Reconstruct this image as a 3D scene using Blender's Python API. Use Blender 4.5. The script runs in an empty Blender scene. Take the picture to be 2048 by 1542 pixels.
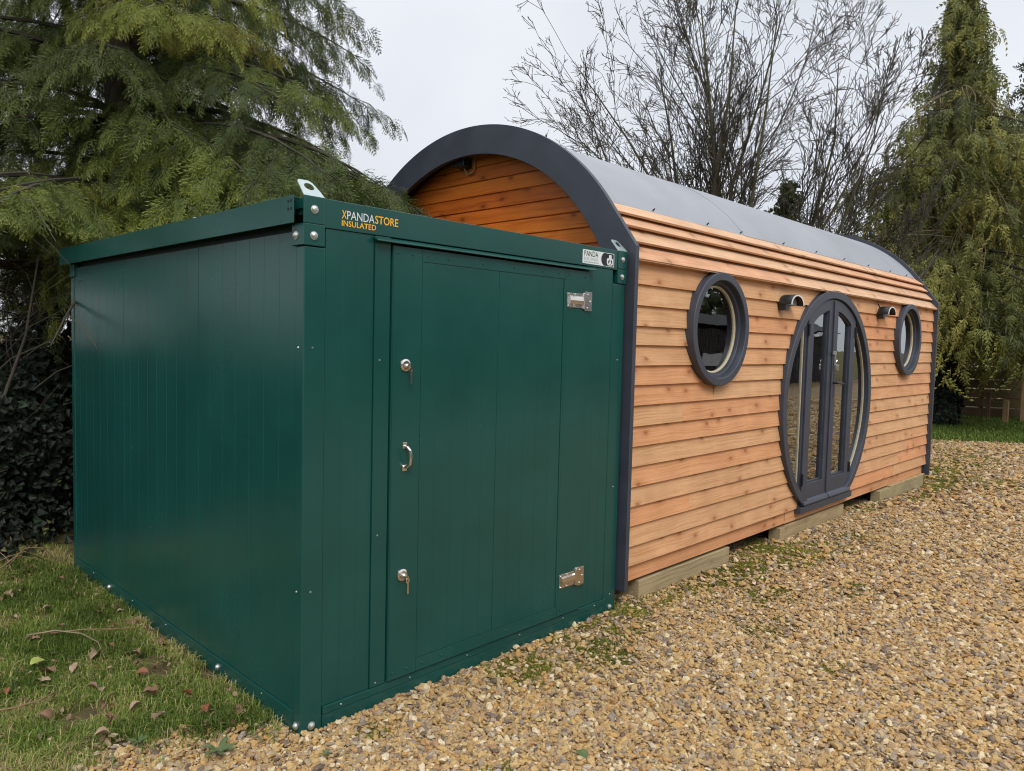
import bpy, math, random
import numpy as np
from mathutils import Vector, Matrix

random.seed(7)
rng = np.random.default_rng(11)
PI = math.pi
scene = bpy.context.scene
COL = scene.collection

# ---------------------------------------------------------------- materials
def newmat(name):
    m = bpy.data.materials.new(name); m.use_nodes = True
    nt = m.node_tree; nt.nodes.clear()
    out = nt.nodes.new('ShaderNodeOutputMaterial')
    return m, nt, out

def N(nt, kind, **kw):
    n = nt.nodes.new(kind)
    for k, v in kw.items():
        if k.startswith('i_'):
            n.inputs[k[2:].replace('_', ' ')].default_value = v
        else:
            setattr(n, k, v)
    return n

def ramp(nt, stops, interp='LINEAR'):
    r = nt.nodes.new('ShaderNodeValToRGB'); cr = r.color_ramp; cr.interpolation = interp
    while len(cr.elements) < len(stops): cr.elements.new(0.5)
    for e, (p, c) in zip(cr.elements, stops):
        e.position = p; e.color = (*c, 1.0)
    return r

def objcoord(nt, scale=(1, 1, 1), loc=(0, 0, 0)):
    tc = nt.nodes.new('ShaderNodeTexCoord'); mp = nt.nodes.new('ShaderNodeMapping')
    mp.inputs['Scale'].default_value = scale; mp.inputs['Location'].default_value = loc
    nt.links.new(tc.outputs['Object'], mp.inputs['Vector'])
    return mp

def principled(nt, out, rough=.5, metal=0., spec=.5):
    b = nt.nodes.new('ShaderNodeBsdfPrincipled')
    b.inputs['Roughness'].default_value = rough
    b.inputs['Metallic'].default_value = metal
    b.inputs['Specular IOR Level'].default_value = spec
    nt.links.new(b.outputs['BSDF'], out.inputs['Surface'])
    return b

def mat_plain(name, col, rough=.5, metal=0., spec=.5, vary=.15, nscale=6., bump=0., bscale=60., scale=(1, 1, 1), rvary=.12):
    """A paint / metal with faint unevenness of colour and gloss."""
    m, nt, out = newmat(name)
    b = principled(nt, out, rough, metal, spec)
    mp = objcoord(nt, scale)
    n = N(nt, 'ShaderNodeTexNoise', i_Scale=nscale, i_Detail=6.0, i_Roughness=.6)
    nt.links.new(mp.outputs[0], n.inputs['Vector'])
    lo = tuple(max(0, c * (1 - vary)) for c in col); hi = tuple(min(1, c * (1 + vary)) for c in col)
    r = ramp(nt, [(.3, lo), (.7, hi)])
    nt.links.new(n.outputs['Fac'], r.inputs[0]); nt.links.new(r.outputs[0], b.inputs['Base Color'])
    mr = N(nt, 'ShaderNodeMapRange'); mr.inputs['To Min'].default_value = max(0, rough - rvary); mr.inputs['To Max'].default_value = min(1, rough + rvary)
    nt.links.new(n.outputs['Fac'], mr.inputs['Value']); nt.links.new(mr.outputs[0], b.inputs['Roughness'])
    if bump:
        n2 = N(nt, 'ShaderNodeTexNoise', i_Scale=bscale, i_Detail=4.0)
        nt.links.new(mp.outputs[0], n2.inputs['Vector'])
        bp = N(nt, 'ShaderNodeBump', i_Strength=bump, i_Distance=.01)
        nt.links.new(n2.outputs['Fac'], bp.inputs['Height']); nt.links.new(bp.outputs[0], b.inputs['Normal'])
    return m

def mat_wood(name, light, dark, knotcol, rough=.7, along='x', knot=1.0, tintA=(1, 1, 1), tintB=(1, 1, 1), spec=.3, grainw=100.):
    """Sawn softwood: grain streaks along the board, knots, tint per board from the face attribute 'col'."""
    m, nt, out = newmat(name)
    b = principled(nt, out, rough, 0, spec); L = nt.links.new
    tc = N(nt, 'ShaderNodeTexCoord'); at = N(nt, 'ShaderNodeAttribute', attribute_name='col')
    mul = N(nt, 'ShaderNodeMath', operation='MULTIPLY'); mul.inputs[1].default_value = 53.7
    L(at.outputs['Fac'], mul.inputs[0])
    comb = N(nt, 'ShaderNodeCombineXYZ')
    for i in range(3): L(mul.outputs[0], comb.inputs[i])
    add = N(nt, 'ShaderNodeVectorMath', operation='ADD')
    L(tc.outputs['Object'], add.inputs[0]); L(comb.outputs[0], add.inputs[1])
    sc = {'x': (1.3, grainw * .5, grainw), 'y': (grainw * .5, 1.3, grainw), 'z': (grainw, grainw, 1.3)}[along]
    # warp so the grain wanders
    nw = N(nt, 'ShaderNodeTexNoise', i_Scale=2.3, i_Detail=2.0)
    L(add.outputs[0], nw.inputs['Vector'])
    sub = N(nt, 'ShaderNodeVectorMath', operation='SCALE'); sub.inputs['Scale'].default_value = .05
    L(nw.outputs['Color'], sub.inputs[0])
    ad2 = N(nt, 'ShaderNodeVectorMath', operation='ADD'); L(add.outputs[0], ad2.inputs[0]); L(sub.outputs[0], ad2.inputs[1])
    mp = N(nt, 'ShaderNodeMapping'); mp.inputs['Scale'].default_value = sc; L(ad2.outputs[0], mp.inputs['Vector'])
    g = N(nt, 'ShaderNodeTexNoise', i_Scale=1.0, i_Detail=5.0, i_Roughness=.62); L(mp.outputs[0], g.inputs['Vector'])
    r = ramp(nt, [(.34, dark), (.47, tuple(.62 * a + .38 * c for a, c in zip(light, dark))), (.62, light)]); L(g.outputs['Fac'], r.inputs[0])
    # broad blotches
    n3 = N(nt, 'ShaderNodeTexNoise', i_Scale=3.5, i_Detail=3.0); L(add.outputs[0], n3.inputs['Vector'])
    r3 = ramp(nt, [(.3, (.86, .83, .80)), (.65, (1.08, 1.07, 1.05))]); L(n3.outputs['Fac'], r3.inputs[0])
    mx = N(nt, 'ShaderNodeMix', data_type='RGBA', blend_type='MULTIPLY'); mx.inputs['Factor'].default_value = .8
    L(r.outputs[0], mx.inputs['A']); L(r3.outputs[0], mx.inputs['B'])
    # tint per board
    rt = ramp(nt, [(0, tintA), (.5, (1, 1, 1)), (1, tintB)]); L(at.outputs['Fac'], rt.inputs[0])
    mt = N(nt, 'ShaderNodeMix', data_type='RGBA', blend_type='MULTIPLY'); mt.inputs['Factor'].default_value = 1.0
    L(mx.outputs['Result'], mt.inputs['A']); L(rt.outputs[0], mt.inputs['B'])
    # knots
    sp = N(nt, 'ShaderNodeSeparateXYZ'); L(ad2.outputs[0], sp.inputs[0]); ck = N(nt, 'ShaderNodeCombineXYZ')
    if along == 'z':
        sm_ = N(nt, 'ShaderNodeMath', operation='ADD'); L(sp.outputs[0], sm_.inputs[0]); L(sp.outputs[1], sm_.inputs[1]); L(sp.outputs[2], ck.inputs[0]); L(sm_.outputs[0], ck.inputs[1])
    else:
        L(sp.outputs[0 if along == 'x' else 1], ck.inputs[0]); L(sp.outputs[2], ck.inputs[1])
    mk = N(nt, 'ShaderNodeMapping'); mk.inputs['Scale'].default_value = (4.3, 7.8, 1); L(ck.outputs[0], mk.inputs['Vector'])
    v = N(nt, 'ShaderNodeTexVoronoi', voronoi_dimensions='2D', i_Scale=1.0); L(mk.outputs[0], v.inputs['Vector'])
    kr = ramp(nt, [(.0, (1, 1, 1)), (.075, (.9, .9, .9)), (.12, (.40, .40, .40)), (.24, (.15, .15, .15)), (.40, (0, 0, 0))]); L(v.outputs['Distance'], kr.inputs[0])
    sel = N(nt, 'ShaderNodeSeparateColor'); L(v.outputs['Color'], sel.inputs[0])
    gt = N(nt, 'ShaderNodeMath', operation='GREATER_THAN'); gt.inputs[1].default_value = .66; L(sel.outputs[0], gt.inputs[0])
    km = N(nt, 'ShaderNodeMath', operation='MULTIPLY'); L(kr.outputs[0], km.inputs[0]); L(gt.outputs[0], km.inputs[1])
    k2 = N(nt, 'ShaderNodeMath', operation='MULTIPLY'); k2.inputs[1].default_value = .85 * knot; L(km.outputs[0], k2.inputs[0])
    mk2 = N(nt, 'ShaderNodeMix', data_type='RGBA'); L(k2.outputs[0], mk2.inputs['Factor']); L(mt.outputs['Result'], mk2.inputs['A'])
    mk2.inputs['B'].default_value = (*knotcol, 1); L(mk2.outputs['Result'], b.inputs['Base Color'])
    bp = N(nt, 'ShaderNodeBump', i_Strength=.6, i_Distance=.004); L(g.outputs['Fac'], bp.inputs['Height']); L(bp.outputs[0], b.inputs['Normal'])
    return m

def mat_leaf(name, stops, rough=.6, trans=.25, attr='col', kind='GEOMETRY', spec=.3):
    m, nt, out = newmat(name); L = nt.links.new
    at = N(nt, 'ShaderNodeAttribute', attribute_name=attr, attribute_type=kind)
    r = ramp(nt, stops); L(at.outputs['Fac'], r.inputs[0])
    b = N(nt, 'ShaderNodeBsdfPrincipled'); b.inputs['Roughness'].default_value = rough; b.inputs['Specular IOR Level'].default_value = spec
    t = N(nt, 'ShaderNodeBsdfTranslucent'); mx = N(nt, 'ShaderNodeMixShader'); mx.inputs[0].default_value = trans
    L(r.outputs[0], b.inputs['Base Color']); L(r.outputs[0], t.inputs['Color'])
    L(b.outputs[0], mx.inputs[1]); L(t.outputs[0], mx.inputs[2]); L(mx.outputs[0], out.inputs['Surface'])
    return m

def mat_glass(name, ior=1.9):
    m, nt, out = newmat(name); L = nt.links.new
    lw = N(nt, 'ShaderNodeLayerWeight', i_Blend=.5); pw = N(nt, 'ShaderNodeMath', operation='POWER'); pw.inputs[1].default_value = 2.3; L(lw.outputs['Facing'], pw.inputs[0])
    f = N(nt, 'ShaderNodeMapRange'); f.inputs['To Min'].default_value = .09; f.inputs['To Max'].default_value = 1.0; L(pw.outputs[0], f.inputs['Value'])
    gl = N(nt, 'ShaderNodeBsdfGlossy', i_Roughness=.012); gl.inputs['Color'].default_value = (.9, .93, .93, 1)
    tr = N(nt, 'ShaderNodeBsdfTransparent'); tr.inputs['Color'].default_value = (.72, .76, .76, 1)
    mx = N(nt, 'ShaderNodeMixShader'); L(f.outputs[0], mx.inputs[0]); L(tr.outputs[0], mx.inputs[1]); L(gl.outputs[0], mx.inputs[2])
    L(mx.outputs[0], out.inputs['Surface'])
    # very slight waviness of the panes
    mp = objcoord(nt); n = N(nt, 'ShaderNodeTexNoise', i_Scale=3.0); L(mp.outputs[0], n.inputs['Vector'])
    bp = N(nt, 'ShaderNodeBump', i_Strength=.02, i_Distance=.05); L(n.outputs['Fac'], bp.inputs['Height']); L(bp.outputs[0], gl.inputs['Normal'])
    return m

M = {}
M['green'] = mat_plain('green_paint', (.0068, .068, .058), .25, 0, .5, vary=.12, nscale=2.2, bump=.02, bscale=5, rvary=.07)
M['green_dark'] = mat_plain('green_inner_and_shade', (.004, .02, .018), .6)  # dark green of inner parts and rivets; also shade colour under the flashing
M['zinc'] = mat_plain('zinc_plate', (.46, .54, .54), .42, .7, vary=.12, nscale=30)
M['bolt'] = mat_plain('zinc_bolt', (.62, .64, .62), .38, .85, vary=.2, nscale=80)
M['steel'] = mat_plain('polished_steel', (.74, .70, .66), .2, 1., vary=.06, nscale=20, rvary=.06)
M['white_vinyl'] = mat_plain('white_vinyl', (.72, .78, .78), .4, vary=.03)
M['black_vinyl'] = mat_plain('black_vinyl', (.012, .011, .014), .4, vary=.05)
M['grey_print'] = mat_plain('grey_print', (.34, .38, .42), .5, vary=.05)
M['yellow_vinyl'] = mat_plain('yellow_vinyl', (.86, .46, .03), .45, vary=.04)
M['silver_vinyl'] = mat_plain('silver_vinyl', (.62, .66, .70), .45, vary=.04)
M['trim'] = mat_plain('anthracite_paint', (.044, .051, .070), .48, 0, .5, vary=.16, nscale=5, bump=.03, bscale=40)
M['black'] = mat_plain('black_plastic', (.012, .014, .016), .4, vary=.1)
M['lampinner'] = mat_plain('lamp_diffuser', (.34, .33, .32), .5, vary=.05)
M['lamprim'] = mat_plain('pale_lamp_rim', (.72, .74, .76), .35, vary=.03)
M['cream'] = mat_plain('cream_bead', (.50, .43, .30), .5, vary=.15, nscale=40)
M['roofmetal'] = mat_plain('roof_sheet', (.31, .325, .355), .42, .1, .5, vary=.11, nscale=1.6, bump=.05, bscale=5, rvary=.08)
M['dark'] = mat_plain('dark_underside', (.02, .018, .016), .9, vary=.3)
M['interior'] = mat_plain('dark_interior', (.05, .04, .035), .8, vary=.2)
M['larch'] = mat_wood('larch_cladding', (.67, .385, .205), (.53, .275, .125), (.26, .075, .022), .68, 'x', .85, (1.06, .90, .84), (1.02, 1.06, 1.08))
M['larch_roof'] = mat_wood('larch_roof_boards', (.64, .42, .27), (.50, .29, .165), (.22, .10, .045), .7, 'x', .8, (1.02, .88, .82), (1.05, 1.05, 1.02))
M['gable'] = mat_wood('stained_gable', (.62, .160, .018), (.43, .085, .008), (.10, .022, .006), .45, 'y', .9, (.88, .82, .8), (1.12, 1.2, 1.1), spec=.4, grainw=40)
M['sleeper'] = mat_wood('pale_sleeper', (.40, .33, .20), (.26, .20, .11), (.12, .09, .05), .85, 'x', .4, (.9, .95, .85), (1.1, 1.0, .9))
M['fencewood'] = mat_wood('weathered_fence', (.120, .092, .052), (.065, .046, .028), (.03, .02, .012), .85, 'x', .3, (.8, .75, .7), (1.15, 1.2, .9))
M['postwood'] = mat_wood('post_timber', (.38, .27, .14), (.24, .16, .08), (.12, .07, .03), .8, 'z', .4)
M['postdark'] = mat_wood('dark_post_timber', (.13, .075, .045), (.07, .04, .025), (.03, .02, .01), .85, 'z', .3)
M['glass'] = mat_glass('window_glass')
M['bark'] = mat_plain('bark', (.075, .060, .045), .9, vary=.45, nscale=14, bump=.8, bscale=40, scale=(1, 1, .3))
M['barktwig'] = mat_plain('twig_bark', (.050, .043, .028), .9, vary=.4, nscale=3)
M['barkgreen'] = mat_plain('algae_bark', (.070, .064, .030), .9, vary=.4, nscale=5, bump=.5, bscale=30)
M['darktwig'] = mat_plain('dark_twig_bark', (.030, .024, .018), .9, vary=.4, nscale=5)
M['strawtwig'] = mat_plain('bare_straw_twig', (.24, .19, .11), .85, vary=.35, nscale=6)
M['drytwig'] = mat_plain('dry_twig', (.24, .15, .08), .85, vary=.3, nscale=20)
M['cypress'] = mat_leaf('cypress_foliage', [(0, (.018, .030, .014)), (.28, (.055, .078, .020)), (.55, (.120, .155, .030)), (.90, (.29, .32, .055)), (1, (.24, .12, .03))], .6, .28)
M['cypress_far'] = mat_leaf('drooping_cypress_foliage', [(0, (.036, .054, .025)), (.4, (.130, .148, .040)), (.75, (.245, .245, .060)), (1, (.37, .32, .09))], .65, .25)
M['cypress_dark'] = mat_leaf('dark_cypress_foliage', [(0, (.030, .042, .026)), (.5, (.075, .088, .045)), (1, (.14, .15, .07))], .65, .2)
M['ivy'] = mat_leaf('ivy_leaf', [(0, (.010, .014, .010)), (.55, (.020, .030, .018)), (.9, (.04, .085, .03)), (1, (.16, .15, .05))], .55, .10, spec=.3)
M['ivylight'] = mat_leaf('lighter_ivy_leaf', [(0, (.03, .045, .02)), (.55, (.07, .095, .03)), (1, (.17, .17, .06))], .5, .2)  # brighter green leaf tones than the hedge ivy
M['shrubleaf'] = mat_leaf('pale_shrub_leaf', [(0, (.10, .11, .05)), (1, (.30, .29, .16))], .6, .3)
M['redleaf'] = mat_leaf('red_shrub_leaf', [(0, (.10, .03, .025)), (1, (.24, .07, .05))], .6, .3)
M['grass'] = mat_leaf('grass_blade', [(0, (.08, .12, .02)), (.42, (.165, .25, .040)), (.68, (.27, .32, .068)), (.85, (.48, .40, .18)), (1, (.54, .42, .22))], .55, .3)
M['moss'] = mat_leaf('moss_tuft', [(0, (.12, .135, .02)), (.6, (.25, .25, .035)), (1, (.40, .36, .10))], .8, .2)
M['brownleaf'] = mat_plain('dead_leaf', (.21, .115, .065), .7, vary=.4, nscale=18)
M['paleleaf'] = mat_plain('pale_dead_leaf', (.33, .23, .15), .7, vary=.3, nscale=18)
M['redbrownleaf'] = mat_plain('rust_dead_leaf', (.24, .075, .035), .65, vary=.3, nscale=18)
M['yellowleaf'] = mat_plain('yellow_green_leaf', (.36, .40, .10), .55, vary=.15, nscale=18)
M['greenleaf'] = mat_plain('green_weed_leaf', (.085, .125, .045), .65, vary=.25, nscale=25)
M['shedwall'] = mat_plain('black_shed_cladding', (.016, .016, .017), .6, vary=.3, nscale=4, scale=(6, 1, 1))
M['whitepanel'] = mat_plain('white_panel', (.6, .62, .64), .5, vary=.1)

# gravel pebbles: colour per pebble
m, nt, out = newmat('pebble_stone'); L = nt.links.new
b = principled(nt, out, .62, 0, .35)
at = N(nt, 'ShaderNodeAttribute', attribute_name='col', attribute_type='INSTANCER')
r = ramp(nt, [(0, (.12, .082, .055)), (.07, (.22, .17, .13)), (.14, (.36, .29, .21)), (.28, (.33, .22, .105)), (.42, (.44, .30, .132)), (.60, (.50, .35, .155)),
              (.71, (.46, .27, .09)), (.80, (.34, .205, .11)), (.88, (.55, .44, .26)), (.955, (.66, .56, .39)), (1, (.22, .185, .17))])
L(at.outputs['Fac'], r.inputs[0])
mp = objcoord(nt, (1, 1, 1)); n = N(nt, 'ShaderNodeTexNoise', i_Scale=2.2, i_Detail=4.0); L(mp.outputs[0], n.inputs['Vector'])
r2 = ramp(nt, [(.3, (.68, .64, .6)), (.7, (1.2, 1.18, 1.14))]); L(n.outputs['Fac'], r2.inputs[0])
mx = N(nt, 'ShaderNodeMix', data_type='RGBA', blend_type='MULTIPLY'); mx.inputs['Factor'].default_value = .9
L(r.outputs[0], mx.inputs['A']); L(r2.outputs[0], mx.inputs['B']); L(mx.outputs['Result'], b.inputs['Base Color'])
M['pebble'] = m

def mat_gravelbed():
    m, nt, out = newmat('gravel_bed'); L = nt.links.new
    b = principled(nt, out, .8, 0, .25)
    mp = objcoord(nt)
    v = N(nt, 'ShaderNodeTexVoronoi', i_Scale=52.0); L(mp.outputs[0], v.inputs['Vector'])
    sep = N(nt, 'ShaderNodeSeparateColor'); L(v.outputs['Color'], sep.inputs[0])
    r = ramp(nt, [(0, (.12, .085, .06)), (.15, (.28, .21, .15)), (.35, (.40, .28, .15)), (.6, (.48, .34, .18)), (.8, (.42, .25, .11)), (.93, (.55, .45, .32)), (1, (.2, .18, .17))])
    L(sep.outputs[0], r.inputs[0])
    rd = ramp(nt, [(.25, (1, 1, 1)), (.75, (.32, .27, .22))]); L(v.outputs['Distance'], rd.inputs[0])
    mx = N(nt, 'ShaderNodeMix', data_type='RGBA', blend_type='MULTIPLY'); mx.inputs['Factor'].default_value = .8
    L(r.outputs[0], mx.inputs['A']); L(rd.outputs[0], mx.inputs['B'])
    n = N(nt, 'ShaderNodeTexNoise', i_Scale=1.1, i_Detail=5.0, i_Roughness=.65); L(mp.outputs[0], n.inputs['Vector'])
    rm = ramp(nt, [(.56, (0, 0, 0)), (.74, (1, 1, 1))]); L(n.outputs['Fac'], rm.inputs[0])
    m2 = N(nt, 'ShaderNodeMath', operation='MULTIPLY'); m2.inputs[1].default_value = .5; L(rm.outputs[0], m2.inputs[0])
    mo = N(nt, 'ShaderNodeMix', data_type='RGBA'); L(m2.outputs[0], mo.inputs['Factor']); L(mx.outputs['Result'], mo.inputs['A'])
    mo.inputs['B'].default_value = (.14, .13, .035, 1); L(mo.outputs['Result'], b.inputs['Base Color'])
    bp = N(nt, 'ShaderNodeBump', i_Strength=.9, i_Distance=.012); bp.invert = True
    L(v.outputs['Distance'], bp.inputs['Height']); L(bp.outputs[0], b.inputs['Normal'])
    return m
M['gravelbed'] = mat_gravelbed()

def mat_lawn():
    m, nt, out = newmat('lawn_soil'); L = nt.links.new
    b = principled(nt, out, .9, 0, .15)
    mp = objcoord(nt)
    n = N(nt, 'ShaderNodeTexNoise', i_Scale=7.0, i_Detail=8.0, i_Roughness=.7); L(mp.outputs[0], n.inputs['Vector'])
    r = ramp(nt, [(.3, (.075, .052, .030)), (.48, (.12, .095, .045)), (.6, (.12, .135, .032)), (.75, (.20, .18, .06))]); L(n.outputs['Fac'], r.inputs[0])
    L(r.outputs[0], b.inputs['Base Color'])
    n2 = N(nt, 'ShaderNodeTexNoise', i_Scale=70.0, i_Detail=3.0); L(mp.outputs[0], n2.inputs['Vector'])
    bp = N(nt, 'ShaderNodeBump', i_Strength=.9, i_Distance=.02); L(n2.outputs['Fac'], bp.inputs['Height']); L(bp.outputs[0], b.inputs['Normal'])
    return m
M['lawn'] = mat_lawn()

# ---------------------------------------------------------------- object helpers
def tag(o, label=None, cat=None, group=None, kind=None):
    if label: o['label'] = label
    if cat: o['category'] = cat
    if group: o['group'] = group
    if kind: o['kind'] = kind
    return o

def thing(name, label, cat, loc=(0, 0, 0), group=None):
    o = bpy.data.objects.new(name, None); o.empty_display_size = .2
    o.location = loc; COL.objects.link(o)
    return tag(o, label, cat, group)

def adopt(o, parent):
    o.parent = parent
    if parent.type == 'EMPTY':
        o.matrix_parent_inverse = Matrix.Translation(-Vector(parent.location))

def link(name, me, mat, parent=None):
    o = bpy.data.objects.new(name, me); COL.objects.link(o)
    for mm in (mat if isinstance(mat, (list, tuple)) else [mat]): me.materials.append(mm)
    if parent: adopt(o, parent)
    return o

class MB:
    """Collects faces of one mesh."""
    def __init__(s): s.v = []; s.f = []; s.c = []; s.m = []
    def add(s, verts, faces, col=0., mi=0):
        k = len(s.v); s.v += [tuple(p) for p in verts]
        for f in faces: s.f.append([i + k for i in f]); s.c.append(col); s.m.append(mi)
        return s
    def box(s, x0, x1, y0, y1, z0, z1, col=0., mi=0):
        v = [(x, y, z) for z in (z0, z1) for y in (y0, y1) for x in (x0, x1)]
        return s.add(v, [(0, 2, 3, 1), (4, 5, 7, 6), (0, 1, 5, 4), (2, 6, 7, 3), (0, 4, 6, 2), (1, 3, 7, 5)], col, mi)
    def tube(s, pts, rad, n=8, col=0., caps=True, mi=0):
        pts = [Vector(p) for p in pts]
        if not hasattr(rad, '__len__'): rad = [rad] * len(pts)
        rings = []; prev = None
        for i, p in enumerate(pts):
            d = (pts[min(i + 1, len(pts) - 1)] - pts[max(i - 1, 0)]).normalized()
            if prev is None:
                a = Vector((0, 0, 1)) if abs(d.z) < .9 else Vector((1, 0, 0)); u = d.cross(a).normalized()
            else:
                u = (prev - d * prev.dot(d)).normalized()
            prev = u; w = d.cross(u)
            rings.append([p + (u * math.cos(2 * PI * k / n) + w * math.sin(2 * PI * k / n)) * rad[i] for k in range(n)])
        v = [q for r in rings for q in r]; f = []
        for i in range(len(pts) - 1):
            for k in range(n):
                f.append((i * n + k, i * n + (k + 1) % n, (i + 1) * n + (k + 1) % n, (i + 1) * n + k))
        if caps:
            f.append(tuple(reversed(range(n)))); f.append(tuple((len(pts) - 1) * n + k for k in range(n)))
        return s.add(v, f, col, mi)
    def cyl(s, p0, p1, r0, r1=None, n=16, col=0., mi=0): return s.tube([p0, p1], [r0, r0 if r1 is None else r1], n, col, True, mi)
    def prism(s, poly, axis, a0, a1, col=0., mi=0):
        """poly in the two other axes (in order), extruded along axis from a0 to a1."""
        def P(p, a): return {'x': (a, p[0], p[1]), 'y': (p[0], a, p[1]), 'z': (p[0], p[1], a)}[axis]
        n = len(poly); v = [P(p, a0) for p in poly] + [P(p, a1) for p in poly]
        f = [tuple(range(n)), tuple(reversed(range(n, 2 * n)))] + [(i, (i + 1) % n + 0, (i + 1) % n + n, i + n) for i in range(n)]
        return s.add(v, f, col, mi)
    def loops(s, outer, inner, axis, a0, a1, col=0., closed=True, mi=0):
        """A plate with matched outer / inner outlines, thickness a0..a1 along axis."""
        def P(p, a): return {'x': (a, p[0], p[1]), 'y': (p[0], a, p[1]), 'z': (p[0], p[1], a)}[axis]
        n = len(outer); v = [P(p, a) for a in (a0, a1) for lp in (outer, inner) for p in lp]; f = []
        for i in range(n if closed else n - 1):
            j = (i + 1) % n
            f += [(i, j, n + j, n + i), (2 * n + i, 3 * n + i, 3 * n + j, 2 * n + j), (i, 2 * n + i, 2 * n + j, j), (n + i, n + j, 3 * n + j, 3 * n + i)]
        if not closed:
            for i in (0, n - 1): f.append((i, n + i, 3 * n + i, 2 * n + i))
        return s.add(v, f, col, mi)
    def build(s, name, mat, parent=None, bevel=0., smooth=False, seg=2):
        me = bpy.data.meshes.new(name); me.from_pydata(s.v, [], s.f)
        a = me.attributes.new('col', 'FLOAT', 'FACE'); a.data.foreach_set('value', s.c)
        if any(s.m): me.polygons.foreach_set('material_index', s.m)
        import bmesh
        bm = bmesh.new(); bm.from_mesh(me); bmesh.ops.recalc_face_normals(bm, faces=bm.faces); bm.to_mesh(me); bm.free()
        if smooth: me.shade_smooth() if hasattr(me, 'shade_smooth') else None
        o = link(name, me, mat, parent)
        if bevel:
            bv = o.modifiers.new('bevel', 'BEVEL'); bv.width = bevel; bv.segments = seg; bv.limit_method = 'ANGLE'; bv.angle_limit = math.radians(35)
            bv.harden_normals = False
        return o

def np_mesh(name, V, F, mat, parent=None, col=None, smooth=False):
    """Mesh from arrays; F is (n,3) or (n,4)."""
    V = np.asarray(V, dtype=np.float32); F = np.asarray(F, dtype=np.int32); k = F.shape[1]
    me = bpy.data.meshes.new(name)
    me.vertices.add(len(V)); me.vertices.foreach_set('co', V.ravel())
    me.loops.add(F.size); me.loops.foreach_set('vertex_index', F.ravel())
    me.polygons.add(len(F)); me.polygons.foreach_set('loop_start', np.arange(0, F.size, k, dtype=np.int32))
    me.polygons.foreach_set('loop_total', np.full(len(F), k, dtype=np.int32))
    if smooth: me.polygons.foreach_set('use_smooth', np.ones(len(F), dtype=bool))
    if col is not None:
        a = me.attributes.new('col', 'FLOAT', 'FACE'); a.data.foreach_set('value', np.asarray(col, dtype=np.float32))
    me.update(); me.validate()
    return link(name, me, mat, parent)

def text_mesh(body, width, height, mb_name, mat, parent, x0, z0, y, bold=0.0, space=1.0):
    """Lettering as a flat mesh, fitted to width x height, standing in the plane y facing -y."""
    cu = bpy.data.curves.new('lettering', 'FONT'); cu.body = body; cu.size = 1.0; cu.offset = bold; cu.space_character = space; cu.fill_mode = 'FRONT'
    cu.resolution_u = 3
    o = bpy.data.objects.new('lettering', cu); COL.objects.link(o)
    dg = bpy.context.evaluated_depsgraph_get(); dg.update()
    me = bpy.data.meshes.new_from_object(o.evaluated_get(dg)); bpy.data.objects.remove(o); bpy.data.curves.remove(cu)
    n = len(me.vertices); co = np.empty(n * 3, dtype=np.float32); me.vertices.foreach_get('co', co); co = co.reshape(-1, 3)
    lo, hi = co.min(0), co.max(0)
    out = np.empty_like(co)
    out[:, 0] = x0 + (co[:, 0] - lo[0]) / (hi[0] - lo[0]) * width
    out[:, 2] = z0 + (co[:, 1] - lo[1]) / (hi[1] - lo[1]) * height
    out[:, 1] = y
    me.vertices.foreach_set('co', out.ravel()); me.materials.clear(); me.update()
    return link(mb_name, me, mat, parent)

# ---------------------------------------------------------------- camera
CAM = Vector((-1.54048, -2.64629, 1.64436))
Fv = Vector((.7179547, .69356388, -.05924685)); Rv = Vector((.69561787, -.71799811, .02438215)); Uv = Vector((.02562855, .05871845, .99794555))
cd = bpy.data.cameras.new('camera'); cam = bpy.data.objects.new('camera', cd); COL.objects.link(cam)
cd.sensor_width = 36; cd.lens = 1480.06 / 2048 * 36; cd.clip_start = .05; cd.clip_end = 1500
cam.matrix_world = Matrix(((Rv.x, Uv.x, -Fv.x, CAM.x), (Rv.y, Uv.y, -Fv.y, CAM.y), (Rv.z, Uv.z, -Fv.z, CAM.z), (0, 0, 0, 1)))
scene.camera = cam

# ---------------------------------------------------------------- light
SUN_EL, SUN_AZ = math.radians(48), math.radians(215)     # azimuth clockwise from +y
w = bpy.data.worlds.new('World'); scene.world = w; w.use_nodes = True
nt = w.node_tree; nt.nodes.clear(); L = nt.links.new
wo = N(nt, 'ShaderNodeOutputWorld'); bg = N(nt, 'ShaderNodeBackground', i_Strength=.1)
sky = N(nt, 'ShaderNodeTexSky', sky_type='NISHITA', sun_disc=False, sun_elevation=SUN_EL, sun_rotation=SUN_AZ)
hs = N(nt, 'ShaderNodeHueSaturation', i_Saturation=.35); L(sky.outputs[0], hs.inputs['Color'])
tc = N(nt, 'ShaderNodeTexCoord'); sx = N(nt, 'ShaderNodeSeparateXYZ'); L(tc.outputs['Generated'], sx.inputs[0])
cr = ramp(nt, [(0, (.555, .58, .625)), (.22, (.585, .61, .655)), (.45, (.60, .625, .67)), (.72, (.92, .95, 1.0)), (1, (1.32, 1.34, 1.38))]); L(sx.outputs['Z'], cr.inputs[0])
cn = N(nt, 'ShaderNodeTexNoise', i_Scale=1.6, i_Detail=5.0, i_Roughness=.5); L(tc.outputs['Generated'], cn.inputs['Vector'])
c2 = ramp(nt, [(.3, (.85, .865, .895)), (.7, (1.16, 1.155, 1.135))]); L(cn.outputs['Fac'], c2.inputs[0])
mu = N(nt, 'ShaderNodeMix', data_type='RGBA', blend_type='MULTIPLY'); mu.inputs['Factor'].default_value = 1; L(cr.outputs[0], mu.inputs['A']); L(c2.outputs[0], mu.inputs['B'])
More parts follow.
